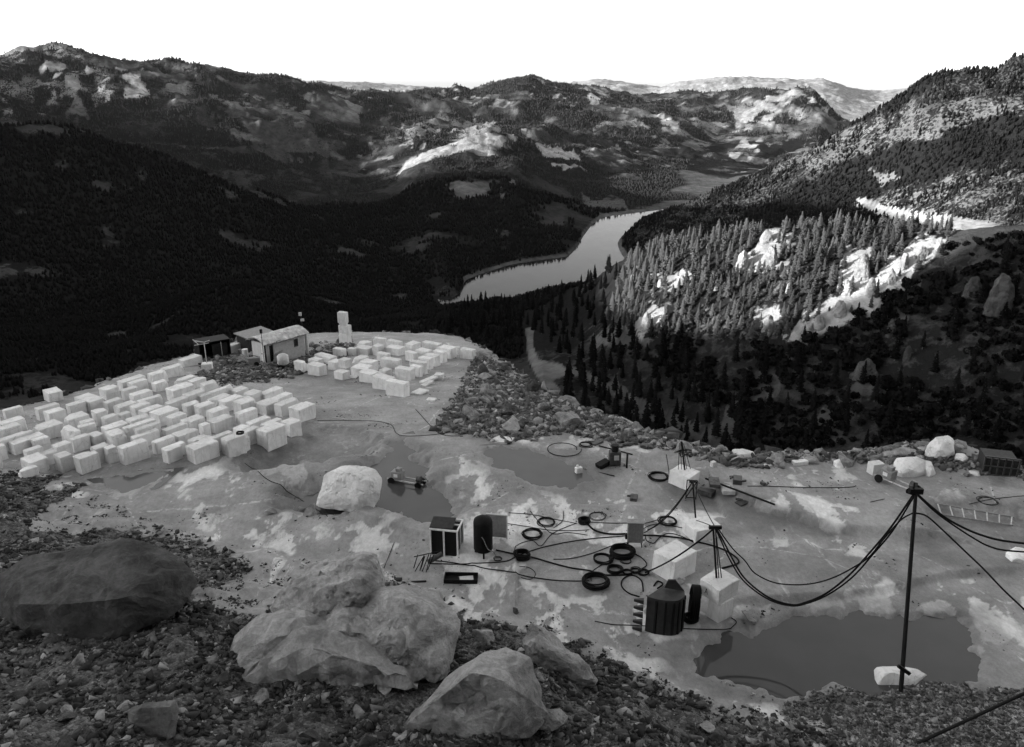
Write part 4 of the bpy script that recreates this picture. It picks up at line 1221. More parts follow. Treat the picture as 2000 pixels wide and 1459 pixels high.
# labels: row by row from the front, counted from the left, with the block's proportions
def shape_word(s):
    a, b = max(s[0], s[1]), min(s[0], s[1])
    w = 'long ' if a / b > 1.9 else ('squarish ' if a / b < 1.25 else '')
    t = 'low ' if s[2] / b < 0.55 else ('tall ' if s[2] / b > 1.15 else '')
    z = 'large ' if a * b * s[2] > 6 else ('small ' if a * b * s[2] < 1.2 else '')
    return (z + w + t).strip() or 'mid-sized'
ORD = ['first', 'second', 'third', 'fourth', 'fifth', 'sixth', 'seventh', 'eighth', 'ninth', 'tenth', 'eleventh', 'twelfth', 'thirteenth', 'fourteenth', 'fifteenth']
for yard, per, nm in (('left', 9, 'big left-hand block yard'), ('right', 7, 'far block yard right of the hut')):
    bs = [b for b in BLOCKS if b[1] == yard]
    dirv = Vector((math.cos(YL - math.pi / 2), math.sin(YL - math.pi / 2))) if yard == 'left' else Vector((0.25, -1)).normalized()
    bs.sort(key=lambda b: -b[2].dot(dirv))
    bs = bs[::-1]
    for r0 in range(0, len(bs), per):
        row = sorted(bs[r0:r0 + per], key=lambda b: b[2].x / b[2].y)
        for k, b in enumerate(row):
            pos = 'leftmost' if k == 0 else ('rightmost' if k == len(row) - 1 else ORD[k] + ' from left')
            tag(b[0], '%s block %s in the %s row of %s' % (shape_word(b[3]), pos, ORD[r0 // per] if r0 else 'front', 'the left yard' if yard == 'left' else 'the far yard'), 'block', 'sawn marble blocks in the ' + nm)

def free_block(N, L, R, hp, label, name='marble_block', yaw=None, mat=None, zf=None, base=None, **k):
    """a block fitted like the others but standing alone; base = height it stands at when it is stacked"""
    if base is None:
        B, h, l, r = fit(N, L, R, hp, zf)
    else:
        zf2 = lambda x, y: base
        B, h, l, r = fit(N, L, R, hp, zf2)
    a = math.atan2(r.y, r.x) if yaw is None else yaw
    e1 = Vector((math.cos(a), math.sin(a))); e2 = Vector((-e1.y, e1.x))
    sx = max(abs(r.dot(e1)), .2); sy = max(abs(l.dot(e2)), .2)
    c = Vector((B.x, B.y)) + e1 * sx / 2 + e2 * sy / 2
    BLK_N[0] += 1
    o = link(name, block_mesh(sx, sy, h, BLK_N[0] * 17, **k), mat or M_MARBLE)
    o.location = (c.x, c.y, B.z - .01); o.rotation_euler = (0, 0, a)
    tag(o, label, 'block')
    return o, B.z + h, (c.x, c.y, B.z, sx, sy, h, a)
def cvp(b, ox, oy, s): return tuple((p[0] / s + ox, p[1] / s + oy) for p in b[:3]) + (b[3] / s,)
# tower of three blocks behind the yard
o, zt, inf = free_block(*cvp(((600,265),(478,262),(632,248),100), 560, 600, 5), 'weathered marble block at the bottom of the tower of three')
cx, cy, cz, sx, sy, h, a = inf
for k, (hh, w, lab, dx) in enumerate(((0.95, 1.0, 'squat marble block in the middle of the tower of three', 0.05), (1.55, .85, 'tall marble block on top of the tower of three', -.12))):
    hh = hh * h / 1.25
    BLK_N[0] += 1
    q = link('marble_block', block_mesh(sx * w, sy * w, hh, 900 + k), M_MARBLE); q.location = (cx + dx, cy, zt + .02); q.rotation_euler = (0, 0, a + .12 * k)
    tag(q, lab, 'block'); zt += hh + .02
# the dark block on a small one beside the puddle
free_block(*cvp(((575,520),(500,505),(632,495),82), 560, 600, 5), 'narrow shaded block stacked upright on a small block by the far puddle', base=hit(670, 739).z + .95)
for bb, lab in ((((1340,730),(1305,712),(1490,668),18), 'long flat offcut slab lying on the dirt right of the far yard'), (((1350,765),(1320,748),(1440,715),14), 'short flat offcut slab lying nearest the camera beside the long one'),
                (((1520,662),(1445,645),(1540,635),55), 'small upright pale block behind the two offcut slabs'), (((1300,850),(1225,820),(1390,805),12), 'flat grey broken plate beside the front block of the far yard'),
                (((1440,910),(1375,885),(1465,882),14), 'small pale square offcut alone on the dirt'), (((670,690),(598,672),(700,664),8), 'thin pale slab lying in the far puddle')):
    free_block(*cvp(bb, 560, 600, 5), lab, name='stone_slab' if 'slab' in lab or 'plate' in lab else 'marble_block')
# ------------------------------------------------------------------ huts and clutter at the far end of the floor
def frame_at(p, a):
    e1 = Vector((math.cos(a), math.sin(a), 0)); e2 = Vector((-e1.y, e1.x, 0))
    return lambda x, y, z=0.0: Vector(p) + e1 * x + e2 * y + Vector((0, 0, z))

def c7(x, y): return (380 + x / 6.25, 620 + y / 6.25)
B, h, l, r = fit(c7(880, 335), c7(668, 292), c7(1330, 200), 34.5)
LX, LY = r.length, l.length
ya = math.atan2(r.y, r.x)
root = empty('quarry_hut', (B.x, B.y, B.z), ya, label='small whitewashed hut with a pale patched sheet roof at the far edge', category=None) if False else empty('quarry_hut', (B.x, B.y, B.z), ya)
tag(root, 'small whitewashed hut with a pale patched sheet roof at the far edge', 'hut')
sd = 1 if (Vector((-math.sin(ya), math.cos(ya))).dot(l) > 0) else -1
LX = min(LX, 9.5); LY = min(LY, 5.0)
gb = -0.6
m = MB()      # long side wall with openings: built of piers
hh = h
def wall_x(m, x0, x1, z0, z1, y=0.0, t=.12): m.box(((x0 + x1) / 2, sd * (y + t / 2), (z0 + z1) / 2), (x1 - x0, t, z1 - z0))
def wall_y(m, y0, y1, z0, z1, x=0.0, t=.12): m.box((x + t / 2, sd * (y0 + y1) / 2, (z0 + z1) / 2), (t, y1 - y0, z1 - z0))
wx0, wx1 = LX * .74, LX * .82; dx0, dx1 = LX * .10, LX * .2
for x0, x1, z0, z1 in ((0.12, dx0, gb, hh), (dx0, dx1, hh * .88, hh), (dx1, wx0, gb, hh), (wx0, wx1, gb, hh * .42), (wx0, wx1, hh * .82, hh), (wx1, LX, gb, hh)):
    wall_x(m, x0, x1, z0, z1)
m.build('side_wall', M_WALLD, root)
m = MB(); wall_y(m, 0, LY, gb, hh + .05); m.build('end_wall', M_WALL, root)
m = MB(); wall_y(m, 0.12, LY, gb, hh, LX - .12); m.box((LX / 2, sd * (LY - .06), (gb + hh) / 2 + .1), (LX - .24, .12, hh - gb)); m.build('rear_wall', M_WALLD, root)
m = MB(); wall_x(m, dx0, dx1, gb, hh * .87, .13, .04); m.build('doorway', M_BLACK, root)  # black sheet in the opening, painting the dark inside
m = MB(); wall_x(m, wx0, wx1, hh * .42, hh * .82, .10, .03); wn_ = m.build('window', M_DARKG, root)
m = MB()
for a, b, c, d in ((wx0 - .05, wx0, hh * .4, hh * .84), (wx1, wx1 + .05, hh * .4, hh * .84), (wx0, wx1, hh * .82, hh * .84), (wx0, wx1, hh * .4, hh * .42)): wall_x(m, a, b, c, d, -.04, .05)
m.build('frame', M_DARKG, wn_)
m = MB(); wall_y(m, LY * .28, LY * .3, gb + .6, hh * .95, -.03, .03); wall_y(m, LY * .05, LY * .28, gb + .6, hh * .93, -.02, .02); dr = m.build('door', M_WHITE, root)
m = MB(); m.box((-.07, sd * LY * .24, hh * .45), (.05, .05, .16)); m.build('handle', M_BLACK, dr)
m = MB(); m.box((-.03, sd * .0, (hh + gb) / 2), (.14, .14, hh - gb)); m.build('corner_post', M_DARKG, root)
# roof: low pitch, overlapping sheets with ragged edges
rn = random.Random(5); m = MB(); nx, ny = 14, 6
ridge = lambda x, y: hh + .10 + .55 * math.sin(math.pi * min(max((y + .35) / (LY + .7), 0), 1)) ** 0.8
for i in range(nx):
    for j in range(ny):
        x0 = -.4 + (LX + .8) * i / nx; y0 = -.4 + (LY + .8) * j / ny
        w = (LX + .8) / nx * 1.06; d = (LY + .8) / ny * 1.1
        o_ = rn.uniform(0, .03)
        e = rn.uniform(-.12, .12) if j == 0 else 0
        v = [(x0, sd * (y0 + e), ridge(x0, y0) + o_), (x0 + w, sd * (y0 + e), ridge(x0, y0) + o_), (x0 + w, sd * (y0 + d), ridge(x0, y0 + d) + .02 + o_), (x0, sd * (y0 + d), ridge(x0, y0 + d) + .02 + o_)]
        v2 = [(a, b, c - .04) for a, b, c in v]
        m.add(v + v2, [(0, 1, 2, 3), (7, 6, 5, 4), (0, 4, 5, 1), (1, 5, 6, 2), (2, 6, 7, 3), (3, 7, 4, 0)])
n = NT('roof_sheet'); n.col(n.math('MULTIPLY', n.map(n.noise(2.2, 6, 0.7, obj=True), 0.3, 0.7, 0.32, 0.62), n.map(n.voro(1.6, 'F1', 'Distance', obj=True), 0, .7, 1.1, .8)), 0.7); n.bump(n.noise(5, 4, obj=True), .5, .05)
m.build('roof', n.m, root)
m = MB()
for k in range(14): m.box((rn.uniform(0, LX), sd * rn.uniform(-.45, -.3), hh + rn.uniform(-.1, .05)), (rn.uniform(.2, .6), .05, rn.uniform(.1, .3)), rn.uniform(-.1, .1))
m.build('eaves_boards', M_WOOD, root)

def single(name, mb, mat, label, cat, group=None, smooth=False):
    """a thing that is one mesh, its origin moved to its base"""
    c = Vector((sum(v[0] for v in mb.v) / len(mb.v), sum(v[1] for v in mb.v) / len(mb.v), min(v[2] for v in mb.v)))
    mb.v = [tuple(Vector(v) - c) for v in mb.v]
    o = mb.build(name, mat, None, smooth); o.location = c
    return tag(o, label, cat, group)

F = frame_at(B, ya)
def Fh(x, y, z=0.0): return F(x, sd * y, z)
# lean-to shed left of the hut
p = hit(*c7(600, 450)); m = MB()
m.box((0, 0, .9), (3.0, 2.4, 2.2), ya); shed = MB()
root = empty('lean_to_shed', tuple(p + Vector((.4, 2.0, -.1))), ya); tag(root, 'dark lean-to shed with a flat grey roof against the left of the hut', 'shed')
MB().box((0.4, 0, .8), (3.0, 2.4, 1.9)).build('wall', M_DARKG, root); MB().box((0.5, 0, 1.84), (3.6, 2.9, .12), 0, .06).build('roof', M_GREYM, root)
# open black container
p1 = hit(*c7(75, 520)); p2 = hit(*c7(455, 485)); a = math.atan2(p2.y - p1.y, p2.x - p1.x); L = (p2 - p1).length
root = empty('storage_container', tuple(p1), a); tag(root, 'black open-fronted storage container with a pale top rail left of the hut', 'container')
MB().box((L / 2, 2.0, .85), (L, .08, 1.7)).box((.04, 1.0, .85), (.08, 1.92, 1.7)).box((L - .04, 1, .85), (.08, 1.92, 1.7)).box((L / 2, 1, .06), (L - .2, 1.9, .1)).build('shell', M_BLACK, root)
MB().box((L / 2, 1.0, 1.75), (L, 2.1, .1)).build('roof', M_BLACK, root)
MB().box((.3, -.04, 1.72), (1.5, .06, .08), 0, 0, .0).box((-.02, 1.0, 1.74), (.06, 2.1, .08)).box((L * .7, 0.0, .8), (.07, .07, 1.6)).build('rail', M_PALEM, root)
MB().box((L * .68, .4, .7), (L * .5, .1, 1.3)).build('inner_panel', M_DARKG, root)
# lamp post on a white tub
p = hit(*c7(160, 640))
root = empty('lamp_post', tuple(p)); tag(root, 'thin lamp post with a cross arm rising from a white plinth', 'lamp post')
MB().box((0, 0, .35), (1.0, .8, .75), .2, bev=.08).build('plinth', M_WHITE, root)
MB().tube([(0, 0, .7), (0, 0, 2.9)], .05).build('pole', M_PALEM, root); MB().tube([(-.9, 0, 3.0), (0, 0, 2.85), (.5, .1, 3.0)], .05).build('arm', M_PALEM, root)
# drums, box, planks, compressor, tank trolley
for (x, y, w_, h_, mt, lab) in ((625, 495, .62, 1.0, M_WHITE, 'upright pale drum beside the left wall of the hut'), (562, 462, .42, .7, M_GREYM, 'smaller grey drum behind the pale one left of the hut')):
    p = hit(*c7(x, y)); m = MB(); m.tube([(p.x, p.y, p.z - .05), (p.x, p.y, p.z + h_ * .3), (p.x, p.y, p.z + h_ * .33), (p.x, p.y, p.z + h_)], [w_ * .5, w_ * .5, w_ * .53, w_ * .5], 16)
    single('drum', m, mt, lab, 'drum', smooth=False)
p = hit(*c7(620, 560)); m = MB()
for k in range(3): m.box(tuple(p + Vector((.0 + k * .1, -.35 + .3 * k, .25 + .1 * k))), (2.6, .28, .07), -.75, 0, .12)
single('plank_stack', m, M_WOOD, 'pale planks leaning in a heap before the left end of the hut', 'planks')
p = hit(*c7(735, 590)); root = empty('compressor', tuple(p), .3); tag(root, 'small wheeled compressor parked before the hut door', 'compressor')
MB().box((0, 0, .62), (1.2, .6, .6), bev=.08).build('body', M_GREYM, root); MB().tube([(-.5, 0, .95), (-.1, 0, 1.15), (.4, 0, .95)], .03).build('handle', M_BLACK, root)
for s_ in (-1, 1): MB().tube([(.2, s_ * .34, .26), (.2, s_ * .44, .26)], .26, 14).build('wheel', M_BLACK, root)
p = hit(*c7(1090, 625)); root = empty('tank_trolley', tuple(p), -.2); tag(root, 'pale water tank on a two-wheeled trolley standing in front of the hut', 'trolley')
MB().box((0, 0, .45), (1.7, .9, .08)).tube([(.8, 0, .45), (1.7, .1, .2)], .04).build('chassis', M_DARKG, root)
MB().tube([(0, 0, .5), (0, 0, .62), (0, 0, 1.35), (0, 0, 1.5), (0, 0, 1.6)], [.5, .58, .55, .35, .14], 16).build('tank', M_PALEM, root, True)
for s_ in (-1, 1): MB().tube([(0, s_ * .5, .28), (0, s_ * .62, .28)], .28, 14).build('wheel', M_BLACK, root)
# mast with two boxes right of the roof, roof lamp
p = Fh(LX + .5, .8); m = empty('aerial_mast', tuple(p)); tag(m, 'thin aerial mast with two small boxes at the right end of the hut', 'mast')
MB().tube([(0, 0, -.6), (0, 0, h + 2.0)], .04).build('pole', M_DARKG, m); MB().box((-.1, 0, h + 1.95), (.3, .2, .35)).box((.1, 0, h + 1.3), (.35, .2, .25)).build('box', M_PALEM, m)
MB().tube([(.3, .1, -.6), (.3, .1, h * .9)], .17, 10).build('gas_bottle', M_PALEM, m)
p = Fh(-.4, -.2); m = empty('flood_lamp', tuple(p)); tag(m, 'dark flood lamp on a thin pole at the near corner of the hut roof', 'lamp')
MB().tube([(0, 0, -.5), (0, 0, h + 1.5)], .035).build('pole', M_DARKG, m); MB().box((0, 0, h + 1.6), (.22, .22, .4)).build('lamp_head', M_BLACK, m)
p = Fh(LX * .16, -.9); m = MB().box(tuple(p + Vector((0, 0, .6))), (1.3, .06, 1.3), ya + .3, .35); single('leaning_panel', m, M_GREYM, 'grey panel leaning by the dark doorway of the hut', 'panel')

# ------------------------------------------------------------------ machinery on the near floor
def g(px, py, h=0.0): return hitg(px, py, h)
# framed cabinet
pa = g(842, 1083); pb = g(894, 1086); pc = g(911, 1060)
a = math.atan2(pb.y - pa.y, pb.x - pa.x); W_ = (pb - pa).length; D_c = max((pc - pb).length, 1.1); Hc = 1.42
root = empty('equipment_cabinet', tuple(pa), a); tag(root, 'black panelled cabinet in a pale frame beside the dark tank', 'cabinet')
MB().box((W_ / 2, D_c / 2, Hc / 2), (W_ - .06, D_c - .06, Hc - .06)).build('panels', M_BLACK, root)
m = MB(); t = .075
for x, y in ((0, 0), (W_ / 2, -.01), (W_, 0), (W_, D_c * .5), (W_, D_c), (0, D_c)): m.box((x, y, Hc / 2), (t, t, Hc))
for y in (0, D_c): m.box((W_ / 2, y, Hc + t / 2), (W_ + t, t, t))
for x in (0, W_): m.box((x, D_c / 2, Hc + t / 2), (t, D_c - t, t))
m.box((W_ * .78, D_c * .55, Hc + t / 2), (W_ * .4, t, t * .8)).build('frame', M_WHITE, root)
MB().box((W_ * .38, D_c * .45, Hc + .16), (W_ * .85, D_c * .85, .03), .05, .10).build('lid', M_DARKG, root)
# domed tank
p = g(944, 1082); R_ = .47; Ht = 2.05
root = empty('pressure_tank', tuple(p)); tag(root, 'tall dark domed pressure tank standing right of the framed cabinet', 'tank')
MB().tube([(0, 0, .22), (0, 0, .27), (0, 0, .35), (0, 0, Ht - .25), (0, 0, Ht - .1), (0, 0, Ht), (0, 0, Ht + .04)], [R_ * .55, R_ * .9, R_, R_, R_ * .92, R_ * .6, R_ * .2], 28).build('shell', n_grey('tank_paint', .008, .7, .3, spec=.1), root, True)
for k in range(3):
    q = 2.1 * k + .6; MB().box((math.cos(q) * R_ * .85, math.sin(q) * R_ * .85, .16), (.14, .08, .36), q).build('leg', M_BLACK, root)
MB().tube([(0, 0, Ht), (0, 0, Ht + .16)], .03).build('valve', M_STEEL, root)
MB().tube(spline([(-.05, -R_ - .02, 1.25), (.05, -R_ - .05, 1.1), (.25, -R_ - .05, .6), (.5, -.35, .35), (.62, -.3, .1)]), .022).build('hose', M_GREYM, root)
# display board behind it
p = g(969, 1050); root = empty('board', tuple(p), -.18); tag(root, 'grey board in a pale frame standing behind the dark tank', 'board')
MB().box((0, 0, .68), (1.05, .05, 1.25)).build('panel', M_GREYM, root)
m = MB().box((.56, 0, .68), (.07, .09, 1.36)).box((0, 0, 1.34), (1.05, .08, .05)); m.build('frame', M_PALEM, root)
for s_ in (-1, 1): MB().box((s_ * .4, .12, .3), (.05, .05, .7), 0, .3).build('leg', M_GREYM, root)
# upright control box
p = g(1239, 1066); root = empty('control_box', tuple(p), -.05); tag(root, 'upright ribbed grey control box on short legs amid the cables', 'control box')
m = MB().box((0, 0, .82), (.78, .36, 1.1), bev=.03)
for k in range(6): m.box((-.32 + k * .13, -.19, .82), (.04, .03, 1.0))
m.build('body', M_GREYM, root); MB().box((0, 0, 1.40), (.86, .44, .05)).build('cap', M_GREYM, root)
for sx_ in (-1, 1):
    for sy_ in (-1, 1): MB().tube([(sx_ * .32, sy_ * .12, .3), (sx_ * .36, sy_ * .14, 0)], .025).build('leg', M_BLACK, root)
MB().box((-.44, 0, .55), (.1, .2, .25)).build('junction', M_BLACK, root)

# excavator bucket standing on its side, teeth to the left
def bucket():
    p0 = g(1262, 1222); p1 = g(1332, 1228)
    a = math.atan2(p1.y - p0.y, p1.x - p0.x)
    root = empty('excavator_bucket', tuple((p0 + p1) / 2), a); tag(root, 'black ribbed excavator bucket standing on its side, teeth to the left', 'bucket')
    H_ = 1.7; S = .82
    # profile in plan (x right, y away): lip at left, curved back at right, open side away
    prof = [(-1.0, -.45), (-.5, -.62), (0.1, -.68), (.55, -.58), (.85, -.25), (.92, .15), (.8, .55), (.5, .85), (.15, .95)]
    prof = [(x * S, y * S) for x, y in [tuple(q)[:2] for q in spline([(x, y, 0) for x, y in prof], 4)]]
    t = .05; v = []; f = []; n_ = len(prof)
    for (x, y), s_ in [(q, 0) for q in prof] + [(q, 1) for q in prof]:
        k = (1 - s_ * .06)
        for z in (0.03, H_): v.append((x * k, y * k + s_ * .03, z))
    for i in range(n_ - 1):
        a0 = i * 2; f.append((a0, a0 + 2, a0 + 3, a0 + 1)); b0 = (n_ + i) * 2; f.append((b0, b0 + 1, b0 + 3, b0 + 2))
        f.append((a0 + 1, a0 + 3, b0 + 3, b0 + 1)); f.append((a0, b0, b0 + 2, a0 + 2))
    f.append((0, 1, 2 * n_ + 1, 2 * n_)); e0 = 2 * (n_ - 1); f.append((e0, e0 + 2 * n_, e0 + 2 * n_ + 1, e0 + 1))
    bm_mat = n_grey('bucket_steel', .022, .6, .45, 3, bump=.4)
    MB().add(v, f).build('shell', bm_mat, root)
    for z, nm in ((0.0, 'side_plate'), (H_, 'side_plate')):
        vv = [(x, y, z) for x, y in prof] + [(x, y, z + .045) for x, y in prof]
        m = MB().add(vv, [tuple(range(n_))[::-1], tuple(range(n_, 2 * n_))] + [(i, (i + 1) % n_, (i + 1) % n_ + n_, i + n_) for i in range(n_)]); m.build(nm, bm_mat, root)
    # lifting ears on the upper plate
    for dz in (0,):
        ear = [(-.1, .1), (.05, .62), (.35, .66), (.62, .2), (.75, -.1)]
        MB().add([(x, .25, H_ + .04 + max(0, y) * .75) for x, y in ear] + [(x, .33, H_ + .04 + max(0, y) * .75) for x, y in ear], [(0, 1, 2, 3, 4), (9, 8, 7, 6, 5)] + [(i, i + 5, (i + 1) % 5 + 5, (i + 1) % 5) for i in range(5)]).build('mounting_ear', bm_mat, root)
    for k in range(7):
        i = int(4 + k * (n_ - 14) / 6); x, y = prof[i]; nx_, ny_ = x, y; q = math.hypot(nx_, ny_)
        MB().box((x + nx_ / q * .03, y + ny_ / q * .03, H_ / 2), (.09, .07, H_ - .1), math.atan2(ny_, nx_) + math.pi / 2).build('wear_strip', M_BLACK, root)
    for k in range(5):
        z = .15 + k * (H_ - .3) / 4
        m = MB(); m.add([(-.95, -.55, z - .1), (-.95, -.36, z - .1), (-.95, -.36, z + .1), (-.95, -.55, z + .1), (-1.36, -.46, z - .05), (-1.36, -.40, z - .05), (-1.36, -.40, z + .05), (-1.36, -.46, z + .05)],
              [(0, 1, 2, 3), (7, 6, 5, 4), (0, 4, 5, 1), (1, 5, 6, 2), (2, 6, 7, 3), (3, 7, 4, 0)]); m.build('tooth', bm_mat, root)
    MB().tube([(.1, .55, H_ * .55), (.1, .55, H_ * .95)], .09).build('pin', M_STEEL, root)
bucket()

# ------------------------------------------------------------------ blocks of the cable bench
def c8(x, y): return (1180 + x / 5.21, 980 + y / 5.21)
o, ztop1, i1 = free_block(c8(1140, 1052), c8(945, 990), c8(1340, 985), 37, 'pale shaded block at the bottom of the pair behind the bucket')
o.scale = (.88, .88, 1); o.rotation_euler.z += .13
o, ztop2, i2 = free_block(c8(1168, 893), c8(948, 785), c8(1385, 775), 30, 'pale block with a painted letter on top of the pair behind the bucket', base=ztop1 + .01, rough=.05)
# painted letter
cx, cy, cz, sx, sy, hb, ab = i2
e1 = Vector((math.cos(ab), math.sin(ab), 0)); e2 = Vector((-e1.y, e1.x, 0))
lp = Vector((cx, cy, cz)) - e1 * (sx / 2 + .012) + e2 * (sy * .12)
def strokes(segs, w=.028):
    m = MB()
    for (x0, z0, x1, z1) in segs:
        L = math.hypot(x1 - x0, z1 - z0); a = math.atan2(z1 - z0, x1 - x0)
        m.box(tuple(lp - e2 * ((x0 + x1) / 2) + Vector((0, 0, (z0 + z1) / 2))), (.012, L, w), ab + 0, -a, 0)
    return m
m = strokes([(-.07, 0.18, 0, .45), (0, .45, .07, .18), (-.04, .28, .04, .28)])
mk = m.build('painted_letter', M_BLACK); mk.parent = o; mk.matrix_parent_inverse = Matrix.Translation(o.location).inverted() if False else (Matrix.Translation(o.location) @ Matrix.Rotation(o.rotation_euler.z, 4, 'Z')).inverted()
free_block(c8(706, 616), c8(415, 535), c8(950, 492), 42, 'large light-topped bench block left of the cable mast', rough=.05)
free_block(c8(922, 300), c8(775, 185), c8(1205, 245), 24, 'smaller bench block the short cable post stands on', rough=.05)
o, zt3, i3 = free_block((1344, 932), (1313, 914), (1368, 919), 26, 'pale block carrying the tall thin cable mast on the rubble', rough=.06)

def mast(base, top, name, label, r=.045, feet=True):
    root = empty(name, tuple(base)); tag(root, label, 'post')
    MB().tube([(0, 0, 0), tuple(Vector(top) - Vector(base))], r, 8).build('pole', M_BLACK, root)
    return root
pb_ = Vector((i2[0], i2[1], i2[2] + i2[5]))
m2 = mast(pb_ + Vector((-.15, 0, 0)), at_depth(1393, 1032, fwd(pb_) - .3), 'cable_post', 'black cable post on the stacked pair of blocks, cables gathered at its head')
top2 = at_depth(1397, 1030, fwd(pb_) - .3)
for dx, dz in ((.1, 0), (.22, 0)):
    q = MB().tube([(dx, 0, 0), tuple(top2 - (pb_ + Vector((-.15, 0, 0))))], .022); q.build('strut', M_BLACK, m2)
MB().box(tuple(top2 - (pb_ + Vector((-.15, 0, 0)))), (.55, .12, .14)).build('clamp', M_BLACK, m2)
pf = g(1359, 1016, .5); topf = at_depth(1353, 940, fwd(pf))
m1 = mast(pf, topf, 'cable_post', 'thin leaning cable post on the smaller bench block')
MB().box(tuple(topf - pf + Vector((0, 0, -.02))), (.35, .1, .1)).build('clamp', M_BLACK, m1)
p3 = Vector((i3[0], i3[1], i3[2] + i3[5])); top3 = at_depth(1331, 862, fwd(p3))
m3 = mast(p3, top3, 'cable_mast', 'tall thin cable mast with stays on the block at the rubble edge', .05)
for dx in (-.35, -.15, .2, .45): MB().tube([(dx, .1, -.3), tuple(top3 - p3 + Vector((dx * .3, 0, -.3 * abs(dx))))], .018).build('stay', M_BLACK, m3)
MB().tube([(math.cos(q) * .35, math.sin(q) * .2, 1.0 + .1 * math.sin(q * 3)) for q in np.linspace(0, 6.4, 18)], .03).build('cable_loop', M_BLACK, m3)
# tall black pole over the pool
pp_ = g(1762, 1338, .55); topp = at_depth(1789, 960, fwd(pp_) + .1)
root = empty('cable_pole', tuple(pp_)); tag(root, 'tall black pole on a white boulder beside the pool, carrying sagging cables', 'pole')
MB().tube([(0, 0, -.3), tuple(topp - pp_)], [.085, .065], 10).build('pole', M_BLACK, root)
tl = topp - pp_
MB().box(tuple(tl + Vector((0, 0, .02))), (.5, .16, .22)).tube([tuple(tl + Vector((-.1, 0, 0))), tuple(tl + Vector((-.12, 0, .38)))], .035).build('pole_head', M_BLACK, root)
MB().box((-.08, -.05, .75), (.62, .09, .13), 0, 0, .65).build('cleat', M_BLACK, root)

def wire(name, pts, r, label, cat='cable', group=None, mat=None):
    return single(name, MB().tube(spline(pts, 8), r, 5), mat or M_CABLE, label, cat, group, True)
def aerial(pix, f0, f1, r, label, **k):
    n_ = len(pix); d = [0]
    for i in range(1, n_): d.append(d[-1] + math.hypot(pix[i][0] - pix[i - 1][0], pix[i][1] - pix[i - 1][1]))
    return wire('cable', [at_depth(x, y, f0 + (f1 - f0) * d[i] / d[-1]) for i, (x, y) in enumerate(pix)], r, label, **k)
ft = fwd(topp); f2 = fwd(top2)
GA = 'cables hung from the tall pole'
aerial([(1787, 962), (1740, 1030), (1700, 1078), (1660, 1122), (1615, 1158), (1575, 1176), (1545, 1181), (1500, 1166), (1455, 1130), (1430, 1090), (1412, 1055), (1399, 1032)], ft, f2, .040, 'thick cable sagging lowest between the tall pole and the post', group=GA)
aerial([(1786, 968), (1744, 1036), (1703, 1085), (1664, 1128), (1618, 1161), (1577, 1178), (1543, 1183), (1498, 1169), (1452, 1134), (1424, 1090), (1408, 1055), (1398, 1034)], ft, f2, .034, 'second cable running just below the lowest sagging one', group=GA)
aerial([(1785, 1001), (1760, 1015), (1728, 1050), (1700, 1085), (1672, 1105), (1630, 1127), (1590, 1139), (1550, 1142), (1510, 1137), (1474, 1119), (1455, 1095), (1430, 1070), (1403, 1033)], ft, f2, .03, 'thin upper cable sagging between the pole and the post', group=GA)
aerial([(1790, 963), (1820, 990), (1850, 1013), (1885, 1032), (1920, 1046), (1960, 1056), (2040, 1066)], ft, ft - 1.5, .043, 'upper thick cable leaving the pole to the right', group=GA)
aerial([(1791, 966), (1825, 998), (1860, 1024), (1900, 1050), (1930, 1066), (1965, 1075), (2040, 1080)], ft, ft - 1.2, .034, 'twisted cable just under the upper right one', group=GA)
aerial([(1788, 1002), (1810, 1008), (1840, 1034), (1880, 1072), (1920, 1110), (1960, 1152), (2000, 1190), (2040, 1232)], ft, ft - 3, .035, 'lower cable dropping steeply right from the pole', group=GA)
p = g(1796, 1450); q = at_depth(2035, 1338, fwd(p) - .4)
single('steel_bar', MB().tube([p - (q - p) * .02, q], .06, 8), M_BLACK, 'thick black bar slanting up out of the lower right corner', 'bar')
# stays and cables of the small posts
GB = 'cables round the small posts'
def drape(p0, p1, sag, r, label, group=GB, n_=10):
    pts = [p0 + (p1 - p0) * (i / n_) + Vector((0, 0, -sag * 4 * (i / n_) * (1 - i / n_))) for i in range(n_ + 1)]
    return wire('cable', pts, r, label, group=group)
drape(top2, g(1260, 1118, .05), .25, .04, 'cable from the stacked-block post down left to the coils')
drape(top2, at_depth(1359, 1016, fwd(pf)), -.02, .02, 'thin stay joining the two small posts')
drape(topf, g(1265, 1035, .3), .5, .035, 'cable from the leaning post down to the control box')
drape(topf, g(1230, 1050, .3), .7, .022, 'thin cable running parallel below it to the control box')
drape(topf, top2, .1, .022, 'thin cable from the leaning post to the stacked-block post')

